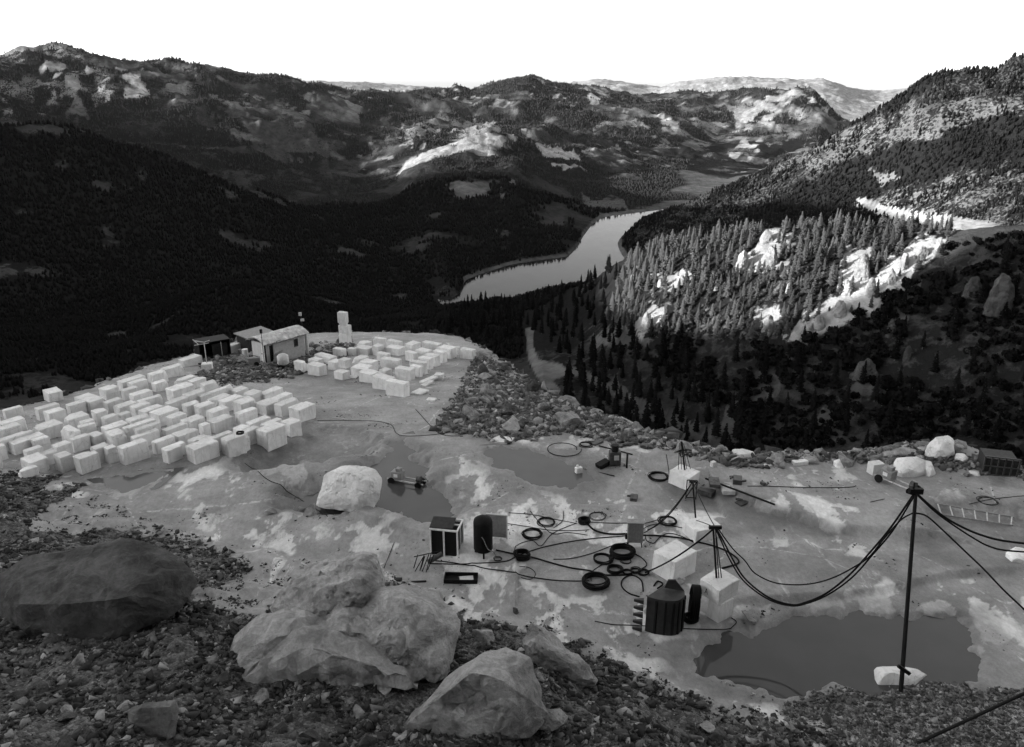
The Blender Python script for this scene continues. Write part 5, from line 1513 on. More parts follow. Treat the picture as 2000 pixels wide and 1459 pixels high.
def floor_line(pix, r, label, group='cables lying on the floor', mat=None, lift=None, name='cable'):
    pts = [Vector((0, 0, (r if lift is None else lift))) + g(x, y) for x, y in pix]
    pts = spline(pts, 7)
    pts = [Vector((q.x, q.y, max(q.z, gz(q.x, q.y) + r * .8))) for q in pts]
    return single(name, MB().tube(pts, r, 5), mat or M_CABLE, label, 'cable', group, True)
def c3(x, y): return (780 + x / 2.857, 960 + y / 2.857)
FL = [([(170, 405), (300, 408), (450, 402), (600, 390), (700, 345), (860, 300), (1050, 268), (1260, 250)], .028, 'cable from the rod bundle past the dark coil to the control box'),
      ([(200, 388), (330, 405), (480, 432), (600, 448), (720, 478), (860, 497), (980, 502), (1060, 500)], .028, 'long cable curving from the cabinet to the thick coil'),
      ([(540, 330), (640, 352), (740, 370), (860, 405), (960, 430), (1060, 445), (1130, 468), (1240, 470), (1300, 465)], .04, 'thick cable from the tank through the dark coil to the right'),
      ([(600, 180), (700, 195), (820, 215), (950, 220), (1060, 215)], .02, 'thin cable running right from the grey board'),
      ([(610, 120), (740, 130), (860, 155), (990, 180)], .02, 'topmost thin cable on the light bench'),
      ([(1050, 185), (1090, 220), (1150, 238), (1210, 242), (1262, 240)], .05, 'thick short cable from the clump to the control box'),
      ([(1060, 172), (1180, 178), (1262, 178), (1360, 180), (1440, 160)], .022, 'thin cable crossing behind the control box'),
      ([(1360, 248), (1440, 250), (1560, 262), (1650, 282), (1760, 310), (1840, 345), (1890, 385), (1880, 410), (1800, 432)], .045, 'thick cable looping right round the stacked-block post'),
      ([(1360, 210), (1400, 190), (1460, 182), (1530, 195), (1580, 205)], .022, 'thin loop right of the control box'),
      ([(1370, 240), (1380, 275), (1420, 290), (1450, 260), (1500, 235), (1570, 250), (1640, 285)], .024, 'wavy cable on the light bench right of the control box'),
      ([(1290, 340), (1350, 370), (1380, 410), (1350, 435), (1320, 460)], .028, 'curved cable between the upper coil and the loops'),
      ([(860, 205), (910, 165), (915, 110)], .02, 'thin upright-running cable end on the bench'),
      ([(730, 110), (770, 160), (850, 235), (940, 230), (1050, 245)], .02, 'tangled thin cable left on the bench'),
      ([(640, 345), (660, 300), (740, 275), (790, 305), (850, 240), (930, 200), (985, 180)], .02, 'wandering thin cable between the coils'),
      ([(1070, 500), (1075, 450), (1130, 410)], .02, 'short cable linking two coils'),
      ([(670, 420), (720, 425), (755, 450), (755, 475), (725, 492), (680, 482)], .018, 'thin hook-shaped cable end in the middle'),
      ([(1090, 725), (1200, 745), (1340, 750), (1560, 765), (1760, 772), (1850, 765), (1880, 730), (1850, 705)], .02, 'thin cable curving below the bucket and blocks'),
      ([(860, 380), (960, 375), (1080, 345), (1200, 300), (1290, 285)], .022, 'cable rising right to the control box foot'),
      ([(1340, 590), (1280, 570), (1240, 530), (1250, 490), (1300, 470), (1350, 500), (1360, 560)], .035, 'big open loop left of the bucket'),
      ([(1420, 530), (1440, 505), (1470, 520), (1440, 545)], .04, 'short bent cable above the bucket')]
for pl, r_, lab in FL: floor_line([c3(*q) for q in pl], r_, lab)
for pl, r_, lab in (([(478, 905), (520, 935), (560, 960), (610, 990), (640, 1010)], .02, 'thin wire from the block yard to the broken stones'),
                    ([(1460, 950), (1520, 951), (1600, 953), (1660, 952), (1672, 949)], .022, 'thin cable straight across the upper right floor'),
                    ([(620, 822), (700, 822), (760, 828), (780, 850), (840, 850), (900, 840)], .02, 'thin cable across the middle floor by the dark mud'),
                    ([(770, 1060), (758, 1090), (750, 1110)], .018, 'short wire near the pale boulder'),
                    ([(1893, 985), (1940, 975), (2010, 968)], .018, 'thin line running right from the small coil'),
                    ([(900, 852), (860, 848), (830, 820), (812, 800)], .022, 'thin cable at the foot of the spoil bank')):
    floor_line(pl, r_, lab)

def coil(px, py, w_px, turns, r, label, tilt=0.0, seed=0, squash=1.0, mat=None):
    """a hose or cable wound in loops and dropped on the floor"""
    p = g(px, py); R_ = w_px / 2 / ppm(p); rn = random.Random(seed); pts = []
    ph = [rn.uniform(0, 6.28) for _ in range(4)]
    N = 22
    for k in range(turns * N + 1):
        t_ = k / N; q = 2 * math.pi * t_
        rr = R_ * (1 + .10 * math.sin(t_ * 2.3 + ph[0]) - .16 * rn.random() * (k % N == 0)) * (1 - .08 * math.sin(q + ph[1]))
        ox_ = R_ * .07 * math.sin(t_ * 1.7 + ph[2]); oy_ = R_ * .07 * math.cos(t_ * 2.1 + ph[3])
        pts.append(Vector((rr * math.cos(q) + ox_, rr * squash * math.sin(q) + oy_, r + (t_ / max(turns, 1)) * r * 2.2 * (turns ** .5) + .25 * r * math.sin(q * 3))))
    o = MB().tube(pts, r, 5).build('cable_coil', mat or M_CABLE, None, True)
    o.location = p; o.rotation_euler = (tilt, 0, rn.uniform(0, .3))
    return tag(o, label, 'coil', 'coils of cable and hose')
for k, (x, y, w, tn, r_, lab) in enumerate(((1038, 1045, 36, 4, .028, 'round coil of cable below the thin cables in the middle'), (1066, 1021, 32, 3, .025, 'smaller loose coil on the light bench'),
        (1019, 1088, 28, 8, .04, 'compact black coil the thick cable passes through'), (1141, 1022, 20, 7, .04, 'small black clump of cable above the bench middle'), (1168, 1009, 32, 2, .018, 'thin pale loop lying beyond the black clump'),
        (1176, 1094, 35, 4, .03, 'coil left of the thickest one near the control box'), (1214, 1082, 43, 9, .04, 'thick black coil at the foot of the control box'), (1202, 1115, 28, 5, .035, 'small tight coil nearest the linked loops'),
        (1163, 1140, 48, 7, .045, 'largest coil, lowest on the floor'), (1305, 1020, 34, 4, .025, 'coil on the bench right of the control box'), (1328, 1072, 30, 2, .014, 'thin wire loop on the large bench block'),
        (1225, 1120, 18, 2, .03, 'left one of the three linked loops'), (1241, 1117, 18, 3, .03, 'middle one of the three linked loops'), (1256, 1121, 20, 3, .03, 'right one of the three linked loops'), (1222, 1097, 20, 2, .018, 'thin loose loops under the thick black coil'),
        (1144, 870, 24, 3, .03, 'small coil at the foot of the rubble bank'), (990, 858, 16, 2, .025, 'tiny coil on the pale slab by the bank'), (1927, 980, 34, 3, .018, 'thin loose coil above the ladder'), (1285, 933, 36, 8, .02, 'tangled wire heap left of the mast block'),
        (972, 1093, 15, 2, .02, 'tiny loop beside the tank foot'), (1100, 880, 60, 1, .03, 'wide single loop in the shallow middle puddle'), (468, 850, 12, 4, .025, 'coil of rope heaped on the front yard block'))):
    o = coil(x, y, w, tn, r_, lab, seed=k, squash=1.0)
    if 'large bench block' in lab: o.location.z += .95; o.location = at_depth(1328, 1070, fwd(o.location) - .8)
    if 'yard block' in lab: o.location = hit(468, 850, None, 1.45) + Vector((0, .1, .04))
# upright hose coil behind the bucket and the flat one at its foot
p = g(1352, 1208); pts = []
for k in range(9 * 24):
    q = 2 * math.pi * k / 24; t_ = k / 24
    pts.append(Vector((-.16 + .32 * ((t_ * .37) % 1) , .75 * math.cos(q) * (1 + .05 * math.sin(t_ * 3)) * .75, .84 + .78 * math.sin(q))))
o = MB().tube(pts, .05, 5).build('hose_coil', M_CABLE, None, True); o.location = p; o.rotation_euler = (0, 0.05, -.15)
tag(o, 'black hose coil standing upright between the bucket and the blocks', 'coil', 'coils of cable and hose')
coil(1350, 1212, 26, 6, .04, 'flat black coil under the upright hose coil', seed=77)

# shallow tray and rod bundle
pa = g(868, 1138); pb = g(932, 1140); a = math.atan2(pb.y - pa.y, pb.x - pa.x); L = (pb - pa).length
root = empty('metal_tray', tuple((pa + pb) / 2 + Vector((0, .25, 0))), a + .05); tag(root, 'shallow black tray with pale dregs lying alone on the floor', 'tray')
MB().box((0, 0, .03), (L, .62, .05)).box((0, -.31, .12), (L, .03, .2)).box((0, .31, .12), (L, .03, .2)).box((-L / 2, 0, .12), (.03, .6, .2)).box((L / 2, 0, .12), (.03, .6, .2)).build('pan', M_BLACK, root)
MB().box((.25, .05, .075), (L * .42, .34, .03), .15, bev=.01).build('dregs', M_PALEM, root)
p = g(832, 1112); root = empty('rod_bundle', tuple(p)); tag(root, 'bundle of black rods and a motor propped before the cabinet', 'rods')
rn = random.Random(8)
for k in range(7):
    x = -.55 + .12 * k; MB().tube([(x + rn.uniform(-.1, .1), rn.uniform(-.3, .1), 0), (x + .25 + rn.uniform(-.1, .1), rn.uniform(-.1, .2), .75)], .022).build('rod', M_BLACK, root)
MB().tube([(.1, .1, .35), (.75, .5, .55)], .13, 10).build('motor', M_STEEL, root); MB().tube([(-.55, 0, .7), (.6, .35, .78)], .025).build('crossbar', M_BLACK, root)
single('flat_bar', MB().box(tuple(g(816, 1137) + Vector((0, 0, .03))), (.8, .1, .05), .1), M_BLACK, 'short flat black bar by the pale boulder', 'bar')

# ladder lying on the floor
A1 = g(1826, 987) + Vector((0, 0, .12)); A2 = g(1980, 1014) + Vector((0, 0, .12)); Bq = g(1834, 1008) + Vector((0, 0, .12)); B2 = g(1978, 1030) + Vector((0, 0, .12))
root = empty('ladder', tuple(A1)); tag(root, 'long grey ladder lying on the wet floor right of the pole', 'ladder')
MB().tube([(0, 0, 0), tuple(A2 - A1)], .045, 4).build('rail', M_GREYM, root); MB().tube([tuple(Bq - A1), tuple(B2 - A1)], .045, 4).build('rail', M_GREYM, root)
for k in range(7):
    t_ = .03 + k * .157; MB().tube([tuple((A2 - A1) * t_), tuple(Bq - A1 + (B2 - Bq) * t_)], .035).build('rung', M_PALEM, root)

def rig(px, py, a, s, label, name):
    """rail-mounted stone drill / saw"""
    p = g(px, py); root = empty(name, tuple(p), a); tag(root, label, 'stone saw')
    for y in (-.25, .25): MB().box((0, y * s, .30 * s), (2.4 * s, .06, .06)).build('rail', M_PALEM, root)
    MB().box((-.6 * s, 0, .55 * s), (.7 * s, .55 * s, .5 * s), bev=.05).box((-.5 * s, 0, .88 * s), (.3 * s, .3 * s, .25 * s)).build('motor', M_GREYM, root)
    for x in (-.9, .9):
        MB().tube([(x * s, -.36 * s, .22 * s), (x * s, -.28 * s, .22 * s)], .22 * s, 14).build('wheel', M_BLACK, root)
        MB().tube([(x * s, .28 * s, .22 * s), (x * s, .36 * s, .22 * s)], .22 * s, 14).build('wheel', M_BLACK, root)
    MB().tube([(.7 * s, 0, .5 * s), (.95 * s, 0, .5 * s)], .2 * s, 14).build('pulley', M_STEEL, root)
    MB().box((-.6 * s, -.29 * s, .6 * s), (.25 * s, .02, .2 * s)).build('plate', M_WHITE, root)
rig(795, 946, -.35, 1.0, 'small stone saw on rails standing in the puddle behind the big boulder', 'stone_saw')
rig(1752, 952, -1.0, 1.1, 'stone saw on rails beside the wrapped block at upper right', 'stone_saw')
p = g(1200, 908); root = empty('drill_machine', tuple(p), .1); tag(root, 'upright drilling machine with a dark box on the upper floor', 'drill')
MB().box((0, 0, .5), (.7, .5, .9), bev=.05).build('body', M_STEEL, root); MB().tube([(0, 0, .9), (0, 0, 1.35)], .22, 12).build('drum', M_BLACK, root)
MB().box((-.75, -.1, .15), (.8, .5, .28), .5, 0, -.2).build('tray', M_BLACK, root); MB().box((.05, -.28, .6), (.3, .06, .3)).build('gauge', M_PALEM, root)
p = g(1224, 914); single('short_post', MB().tube([tuple(p), tuple(p + Vector((0, 0, 1.0)))], .06, 8), M_BLACK, 'short black post right of the drilling machine', 'post')
p = g(1130, 925); root = empty('canister', tuple(p)); tag(root, 'small white canister standing in the middle puddle', 'canister')
MB().box((0, 0, .22), (.42, .3, .44), .4, bev=.05).build('body', M_WHITE, root); MB().tube([(-.08, 0, .44), (-.08, 0, .58)], .07, 8).build('cap', M_WHITE, root)
def bar(x0, y0, x1, y1, r, label, z0=.05, z1=.05, mat=None):
    return single('metal_bar', MB().tube([g(x0, y0) + Vector((0, 0, z0)), g(x1, y1) + Vector((0, 0, z1))], r, 6), mat or M_BLACK, label, 'bar')
bar(1136, 917, 1200, 931, .04, 'thin bar on the floor right of the canister')
bar(1377, 945, 1513, 987, .06, 'long black bar propped on the rubble below the mast', .35, .05)
bar(1700, 982, 1727, 976, .02, 'tiny rod lying on the upper right floor')
bar(1170, 872, 1235, 889, .05, 'black bar among the scrap by the bank')
bar(1300, 905, 1310, 940, .03, 'dark rod leaning left of the mast block', .6, .0)
p = g(1349, 975); root = empty('wire_stand', tuple(p), -.1); tag(root, 'dark upright wire frame beside the leaning cable post', 'frame')
for a0, a1 in (((-.28, 0, 0), (-.28, 0, 1.2)), ((.28, 0, 0), (.28, 0, 1.2)), ((-.28, 0, 1.2), (.28, 0, 1.2)), ((-.28, 0, .1), (.28, 0, 1.15)), ((-.28, 0, .1), (.28, 0, .1))): MB().tube([a0, a1], .03).build('bar', M_BLACK, root)
# scrap beside the mast block
GS = 'scrap along the rubble edge'
rn = random.Random(12)
for k, (x, y, lab, w, d, hh_) in enumerate(((1395, 945, 'flat dark scrap plate right of the mast block', 1.0, .6, .2), (1440, 942, 'dark toothed scrap near the long bar', .7, .5, .3), (1420, 958, 'pale stone slab amid the scrap', 1.1, .7, .25),
        (1380, 965, 'black scrap heap under the long bar', .9, .6, .3), (1490, 947, 'small black box on the cable across the floor', .3, .2, .18), (1238, 975, 'dark knot of scrap on the open floor', .6, .4, .2), (1455, 980, 'flat sheet lying by the dark gully', 1.2, .5, .08),
        (1165, 866, 'rubber mat by the rubble bank', .9, .5, .12), (1260, 875, 'dark scrap at the foot of the bank', .5, .4, .25), (1205, 872, 'scrap plate among the bars', .8, .4, .15))):
    p = g(x, y); m = MB()
    m.box((p.x, p.y, p.z + hh_ / 2), (w, d, hh_), rn.uniform(0, 3), bev=.03)
    for q in range(3): m.box((p.x + rn.uniform(-.4, .4), p.y + rn.uniform(-.3, .3), p.z + hh_ * .8), (w * .4, .08, .1), rn.uniform(0, 3), rn.uniform(-.3, .3))
    single('scrap_metal', m, M_PALEM if 'pale' in lab else M_STEEL, lab, 'scrap', GS)
# dark cage of rubble at the right rim
pa = g(1918, 926); pb = g(1986, 931); a = math.atan2(pb.y - pa.y, pb.x - pa.x); L = (pb - pa).length
root = empty('steel_cage', tuple(pa), a); tag(root, 'dark steel cage holding a pale tarpaulin at the right rim', 'cage')
MB().box((L / 2, .8, .55), (L - .1, 1.5, 1.0)).build('panels', M_DARKG, root)
m = MB()
for k in range(6):
    m.box((L * k / 5, 0, .6), (.08, .08, 1.2))
for z in (.05, .6, 1.2): m.box((L / 2, -.05, z), (L, .06, .07))
m.build('frame', M_STEEL, root)
# ------------------------------------------------------------------ boulders, loose rocks, gravel
def hull_mesh(pts, detail, amp, seed, freq=1.0, steps=0.0, planes=0):
    bm = bmesh.new()
    for p in pts: bm.verts.new(p)
    r = bmesh.ops.convex_hull(bm, input=bm.verts[:])
    bmesh.ops.delete(bm, geom=list({e for e in r['geom_interior'] if isinstance(e, bmesh.types.BMVert)}), context='VERTS')
    for _ in range(12):
        L = sorted((e.calc_length() for e in bm.edges), reverse=True)
        if len(bm.faces) > detail or L[0] < 0.06: break
        cut = [e for e in bm.edges if e.calc_length() > L[0] * 0.55]
        bmesh.ops.subdivide_edges(bm, edges=cut, cuts=1)
        bmesh.ops.triangulate(bm, faces=bm.faces[:])
    bm.normal_update()
    # soften the straight hull edges a little
    bmesh.ops.smooth_vert(bm, verts=bm.verts[:], factor=0.15, use_axis_x=True, use_axis_y=True, use_axis_z=True)
    bm.normal_update()
    off = Vector((seed * 7.3, seed * 3.1, seed * 1.7))
    # broken faces: random planes shave the form flat
    rr = random.Random(seed * 31 + 7); co = np.array([list(v.co) for v in bm.verts]); cen = co.mean(0)
    for _k in range(planes or (4 if detail > 8000 else 10 if detail > 400 else 5)):
        nn = np.array([rr.gauss(0, 1), rr.gauss(0, 1), rr.gauss(0, .8) + .25]); nn /= np.linalg.norm(nn)
        dt = (co - cen) @ nn; lim = np.quantile(dt, rr.uniform(.94, .985)); over = np.maximum(dt - lim, 0)
        co -= over[:, None] * nn * .92
    for v, c_ in zip(bm.verts, co): v.co = Vector(c_)
    bm.normal_update()
    for v in bm.verts:
        q = v.co * freq + off
        d = mn.fractal(q, 0.85, 2.1, 7) * 0.7
        rdg = 1 - abs(mn.noise(q * 0.8)) * 2
        cell = mn.voronoi(q * 1.1)[0]
        d += (cell[1] - cell[0]) * 0.30 - .10
        cr = abs(mn.noise(q * 1.7 + Vector((3, 5, 9))))
        if cr < .05: d -= (0.05 - cr) * 9           # cracks
        d += .35 * (math.floor((mn.noise(q * 1.2) + 1) * 4) / 4 - 1)   # stepped breaks
        if steps: d += steps * (math.floor((q.z + d) * 3) / 3 - (q.z + d))
        v.co += v.normal * d * amp
    bmesh.ops.triangulate(bm, faces=bm.faces[:])
    return bm

def finish(name, bms, mat, label, cat='boulder', group=None, smooth=False):
    me = bpy.data.meshes.new(name)
    bm = bms[0]
    for b in bms[1:]:
        m2 = bpy.data.meshes.new('tmp'); b.to_mesh(m2); bm.from_mesh(m2); bpy.data.meshes.remove(m2); b.free()
    zs = min(v.co.z for v in bm.verts); c = Vector((sum(v.co.x for v in bm.verts) / len(bm.verts), sum(v.co.y for v in bm.verts) / len(bm.verts), zs))
    for v in bm.verts: v.co -= c
    bm.to_mesh(me); bm.free()
    if smooth: me.polygons.foreach_set('use_smooth', np.ones(len(me.polygons), bool))
    o = link(name, me, mat); o.location = c
    return tag(o, label, cat, group)

def outline_rock(outline, f0, front, back, detail=5000, amp=.16, seed=1, freq=1.0, lean=0.5, steps=0.0):
    """rock whose silhouette passes through given sight lines; outline points nearer its foot stand nearer the camera"""
    ex = 1.08; mx = (min(p[0] for p in outline) + max(p[0] for p in outline)) / 2; my = (min(p[1] for p in outline) + max(p[1] for p in outline)) / 2
    outline = [(mx + (x - mx) * ex, my + (y - my) * ex) for x, y in outline]
    ys = [p[1] for p in outline]; y0, y1 = min(ys), max(ys)
    pts = []
    for x, y in outline:
        t = (y1 - y) / (y1 - y0)              # 0 at the foot, 1 at the top
        pts.append(at_depth(x, y, f0 + lean * (t - .3)))
        cx = sum(p[0] for p in outline) / len(outline); cy = (y0 + y1) / 2
        pts.append(at_depth(cx + (x - cx) * .86, cy + (y - cy) * .8, f0 + lean * (t - .3) + back))
    for x, y, d in front: pts.append(at_depth(x, y, f0 + d))
    return hull_mesh(pts, detail, amp, seed, freq, steps)

# dark lens-shaped boulder, left foreground
f = fwd(g(150, 1240))
finish('boulder', [outline_rock([(-40, 1165), (5, 1215), (60, 1242), (130, 1258), (220, 1243), (300, 1215), (347, 1178), (374, 1138), (362, 1115), (335, 1085), (285, 1064), (232, 1059), (150, 1073), (60, 1092), (-10, 1130)], f + .6,
       [(120, 1180, -1.2), (230, 1170, -1.1), (40, 1180, -.8), (180, 1120, -.1), (300, 1150, -.7)], 2.4, 12000, .2, 3, .7, 2.4)], M_ROCKD, 'huge dark rounded boulder in the left foreground')
# broad pale boulder mass, centre-left foreground
f = fwd(g(620, 1330))
finish('boulder', [
    outline_rock([(535, 1185), (560, 1140), (600, 1105), (680, 1087), (730, 1090), (752, 1118), (745, 1145), (735, 1200), (690, 1250), (590, 1250), (545, 1220)], f + 2.3, [(640, 1170, -.9), (700, 1150, -.8)], 1.8, 7500, .26, 5, .9, 1.6),
    outline_rock([(500, 1215), (560, 1180), (640, 1165), (740, 1150), (830, 1170), (862, 1230), (862, 1300), (800, 1320), (640, 1310), (520, 1290)], f + 1.3, [(650, 1230, -.7), (750, 1240, -.7)], 1.6, 7500, .34, 6, .8, 1.8),
    outline_rock([(690, 1190), (742, 1146), (790, 1140), (850, 1162), (888, 1208), (893, 1226), (868, 1258), (878, 1290), (868, 1326), (845, 1330), (800, 1305), (740, 1262), (690, 1235)], f + 1.3, [(790, 1200, -.8), (830, 1270, -.8)], 1.8, 7500, .26, 7, .9, 1.8),
    outline_rock([(430, 1292), (452, 1255), (475, 1232), (560, 1192), (600, 1188), (650, 1235), (720, 1255), (800, 1305), (845, 1330), (760, 1346), (640, 1330), (560, 1298), (505, 1300), (452, 1338), (428, 1315)], f + .4, [(560, 1230, -.5), (600, 1260, -.9), (700, 1300, -.7)], 1.8, 8000, .36, 9, .9, 1.6)],
    M_ROCK, 'broad pale cracked boulder mass left of centre in the foreground')
f = fwd(g(760, 1335))
finish('boulder', [outline_rock([(640, 1330), (760, 1348), (850, 1335), (860, 1370), (790, 1352), (720, 1350), (650, 1345)], f + .5, [], .8, 900, .08, 11, 1.5, .4)], M_ROCKM, 'dark flat slab of rock wedged under the broad pale boulder')
# angular boulder bottom centre
f = fwd(g(950, 1440))
finish('boulder', [
    outline_rock([(790, 1420), (800, 1400), (850, 1365), (900, 1308), (945, 1278), (985, 1266), (1003, 1290), (1024, 1292), (1027, 1322), (1042, 1370), (1060, 1392), (1045, 1412), (1010, 1462), (975, 1456), (940, 1430), (880, 1432), (845, 1416)], f + .4,
                 [(925, 1310, -.9), (985, 1330, -.9), (905, 1390, -.5), (1000, 1420, -.4)], 1.6, 11000, .16, 13, .9, 1.4),
    outline_rock([(1030, 1385), (1060, 1388), (1092, 1385), (1108, 1400), (1105, 1412), (1078, 1427), (1050, 1412), (1030, 1420)], f + .5, [(1060, 1400, -.2)], .6, 700, .05, 15, 1.5, .3)],
    M_ROCK, 'angular pale boulder with a pointed top at bottom centre')
f = fwd(g(1090, 1330))
finish('boulder', [outline_rock([(1018, 1245), (1036, 1211), (1052, 1220), (1085, 1252), (1120, 1272), (1145, 1300), (1166, 1328), (1160, 1345), (1100, 1332), (1050, 1310), (1030, 1290)], f + .6, [(1060, 1260, -.4), (1110, 1310, -.3)], 1.0, 3500, .2, 17, 1.1, 1.2)],
       M_ROCK, 'wedge-shaped pale rock sloping down right behind the angular boulder')
f = fwd(g(298, 1440))
finish('cut_stone', [outline_rock([(252, 1382), (268, 1377), (341, 1369), (345, 1385), (344, 1420), (338, 1442), (270, 1441), (254, 1425)], f + .1, [(256, 1384, -.12), (342, 1380, -.15), (340, 1436, -.12), (262, 1436, -.1)], .75, 1500, .035, 19, 1.6, .1)],
       M_ROCKM, 'small squarish cut stone alone on the gravel at bottom left', 'stone')
# half-worked boulder on the floor beside the puddle
f = fwd(g(690, 998))
finish('boulder', [outline_rock([(622, 984), (634, 960), (640, 922), (650, 913), (700, 910), (730, 920), (741, 935), (738, 975), (728, 992), (702, 1000), (655, 992), (630, 988)], f + .5, [(690, 930, -.5), (700, 985, -.5), (655, 975, -.35), (725, 940, -.3)], 1.7, 6000, .12, 21, .9, .8)],
       M_MARBLE, 'big half-worked pale boulder standing on the floor beside the puddle')
# pole foot boulder
f = fwd(g(1750, 1345))
finish('boulder', [outline_rock([(1690, 1348), (1694, 1318), (1715, 1304), (1760, 1302), (1790, 1308), (1818, 1325), (1822, 1340), (1800, 1352), (1740, 1356)], f + .3, [(1740, 1315, -.3), (1790, 1340, -.3), (1720, 1345, -.2)], 1.1, 2500, .05, 23, 1.1, .7)],
       M_MARBLE, 'white boulder at the foot of the tall black pole')
# right rim group
RIMR = [([(1804, 893), (1812, 870), (1830, 855), (1850, 851), (1862, 862), (1864, 885), (1850, 903), (1825, 900)], M_MARBLE, 'tall pale rounded boulder at the right rim, largest there', 1.6, .12),
        ([(1744, 932), (1746, 905), (1752, 895), (1790, 893), (1806, 900), (1810, 928), (1800, 935), (1765, 935)], M_MARBLE, 'big bulging pale block below the tall rim boulder', 1.7, .08),
        ([(1806, 900), (1818, 903), (1827, 925), (1822, 934), (1808, 933)], M_MARBLE, 'narrow pale chunk leaning on the bulging block', 1.0, .06),
        ([(1688, 896), (1720, 884), (1760, 873), (1785, 878), (1795, 888), (1770, 893), (1720, 893)], M_ROCK, 'flat pale slabs heaped left of the tall rim boulder', 1.2, .1),
        ([(1784, 872), (1792, 861), (1812, 863), (1822, 870), (1808, 884), (1794, 882)], M_ROCKM, 'grey rock on the rim just left of the tall boulder', 1.2, .1),
        ([(1738, 874), (1748, 865), (1762, 864), (1766, 871), (1752, 878)], M_ROCKM, 'small dark rock farthest left on the right rim heap', .8, .1),
        ([(1862, 866), (1870, 861), (1886, 872), (1880, 882), (1866, 882)], M_ROCK, 'pale rock tucked right of the tall rim boulder', 1.0, .08),
        ([(1864, 898), (1868, 886), (1885, 886), (1892, 896), (1884, 907), (1870, 904)], M_MARBLE, 'short round-ended pale stone right of the tall boulder', .9, .04),
        ([(1920, 900), (1928, 890), (1950, 887), (1968, 893), (1974, 903), (1940, 906)], M_MARBLE, 'pale hump of stone just behind the steel cage', 1.2, .08),
        ([(1628, 912), (1630, 900), (1642, 896), (1654, 902), (1653, 915), (1638, 918)], M_MARBLE, 'small pale block standing apart on the upper right floor', .9, .06),
        ([(1886, 928), (1895, 919), (1912, 922), (1917, 931), (1900, 932)], M_MARBLE, 'flat pale broken slab left of the steel cage', .7, .05),
        ([(1578, 900), (1584, 893), (1610, 890), (1613, 897), (1596, 901)], M_ROCK, 'low pale rock on the rim in the upper right', .8, .06),
        ([(1429, 893), (1430, 878), (1450, 877), (1470, 882), (1477, 893), (1450, 896)], M_MARBLE, 'pale slab-sided block on the rim right of the mast', 1.2, .05),
        ([(1962, 1100), (1966, 1080), (1985, 1070), (2020, 1075), (2020, 1110), (1985, 1105)], M_MARBLE, 'pale boulder cut by the right edge above the pool', 1.4, .08)]
for k, (ol, mt, lab, bk, am) in enumerate(RIMR):
    yb = max(ol, key=lambda p: p[1]); f = fwd(g(*yb))
    cx = sum(p[0] for p in ol) / len(ol); cy = sum(p[1] for p in ol) / len(ol)
    finish('boulder', [outline_rock(ol, f + .4, [(cx - 3, cy, -.3), (cx + 5, cy + 2, -.35)], bk, 1300, am, 40 + k, 1.3, .6)], mt, lab)
for N_, L_, R_, hp, lab in (((1704, 908), (1693, 900), (1730, 905), 22, 'squared pale block between the slab heap and the bulging block'), ((1552, 903), (1542, 898), (1580, 900), 8, 'low pale slab block at the edge of the upper floor'),
                            ((1476, 923), (1466, 918), (1496, 919), 7, 'low pale block right of the scrap'), ((1497, 910), (1492, 905), (1508, 907), 8, 'small grey cube near the rim'), ((1391, 903), (1386, 900), (1400, 901), 24, 'narrow pale pillar behind the scrap')):
    free_block(N_, L_, R_, hp, lab)
# slab with a coil by the bank, broken stones, stones by the boulder
SM = [((430, 295), 958, 856, 'flat pale slab at the foot of the spoil bank', 1.7, .35, M_MARBLE)]
f = fwd(g(985, 866)); finish('stone_slab', [outline_rock([(958, 858), (975, 851), (1004, 855), (1008, 862), (990, 869), (972, 866)], f + .3, [], .8, 700, .04, 61, 1.5, .8)], M_MARBLE, 'flat pale slab with a tiny coil at the foot of the bank', 'stone')

def ico(sub):
    bm = bmesh.new(); bmesh.ops.create_icosphere(bm, subdivisions=sub, radius=1.0)
    v = np.array([list(q.co) for q in bm.verts]); f_ = np.array([[w.index for w in fc.verts] for fc in bm.faces]); bm.free(); return v, f_
ROCKV = []
for k in range(10):
    r_ = random.Random(700 + k)
    pts = [Vector((r_.gauss(0, 1), r_.gauss(0, 1), r_.gauss(0, 1))).normalized() for _ in range(r_.choice((9, 10, 12)))]
    pts = [Vector((p.x * r_.uniform(.8, 1.2), p.y * r_.uniform(.6, .9), p.z * r_.uniform(.45, .75))) for p in pts]
    bm = hull_mesh(pts, 160, .10, 30 + k, 1.2); me = bpy.data.meshes.new('rock'); bm.to_mesh(me); bm.free(); ROCKV.append(me)
M_LOOSE = rock_mat('loose_rock', 0.13, 0.32, 2.0, .7)
M_LOOSED = rock_mat('dark_loose_rock', 0.03, 0.09, 2.0, .7)
for me in ROCKV: me.materials.append(M_LOOSE)
ROCKL = []; ROCKDK = []
for me in ROCKV:
    a = me.copy(); a.materials[0] = M_ROCK; ROCKL.append(a)
    a = me.copy(); a.materials[0] = M_LOOSED; ROCKDK.append(a)

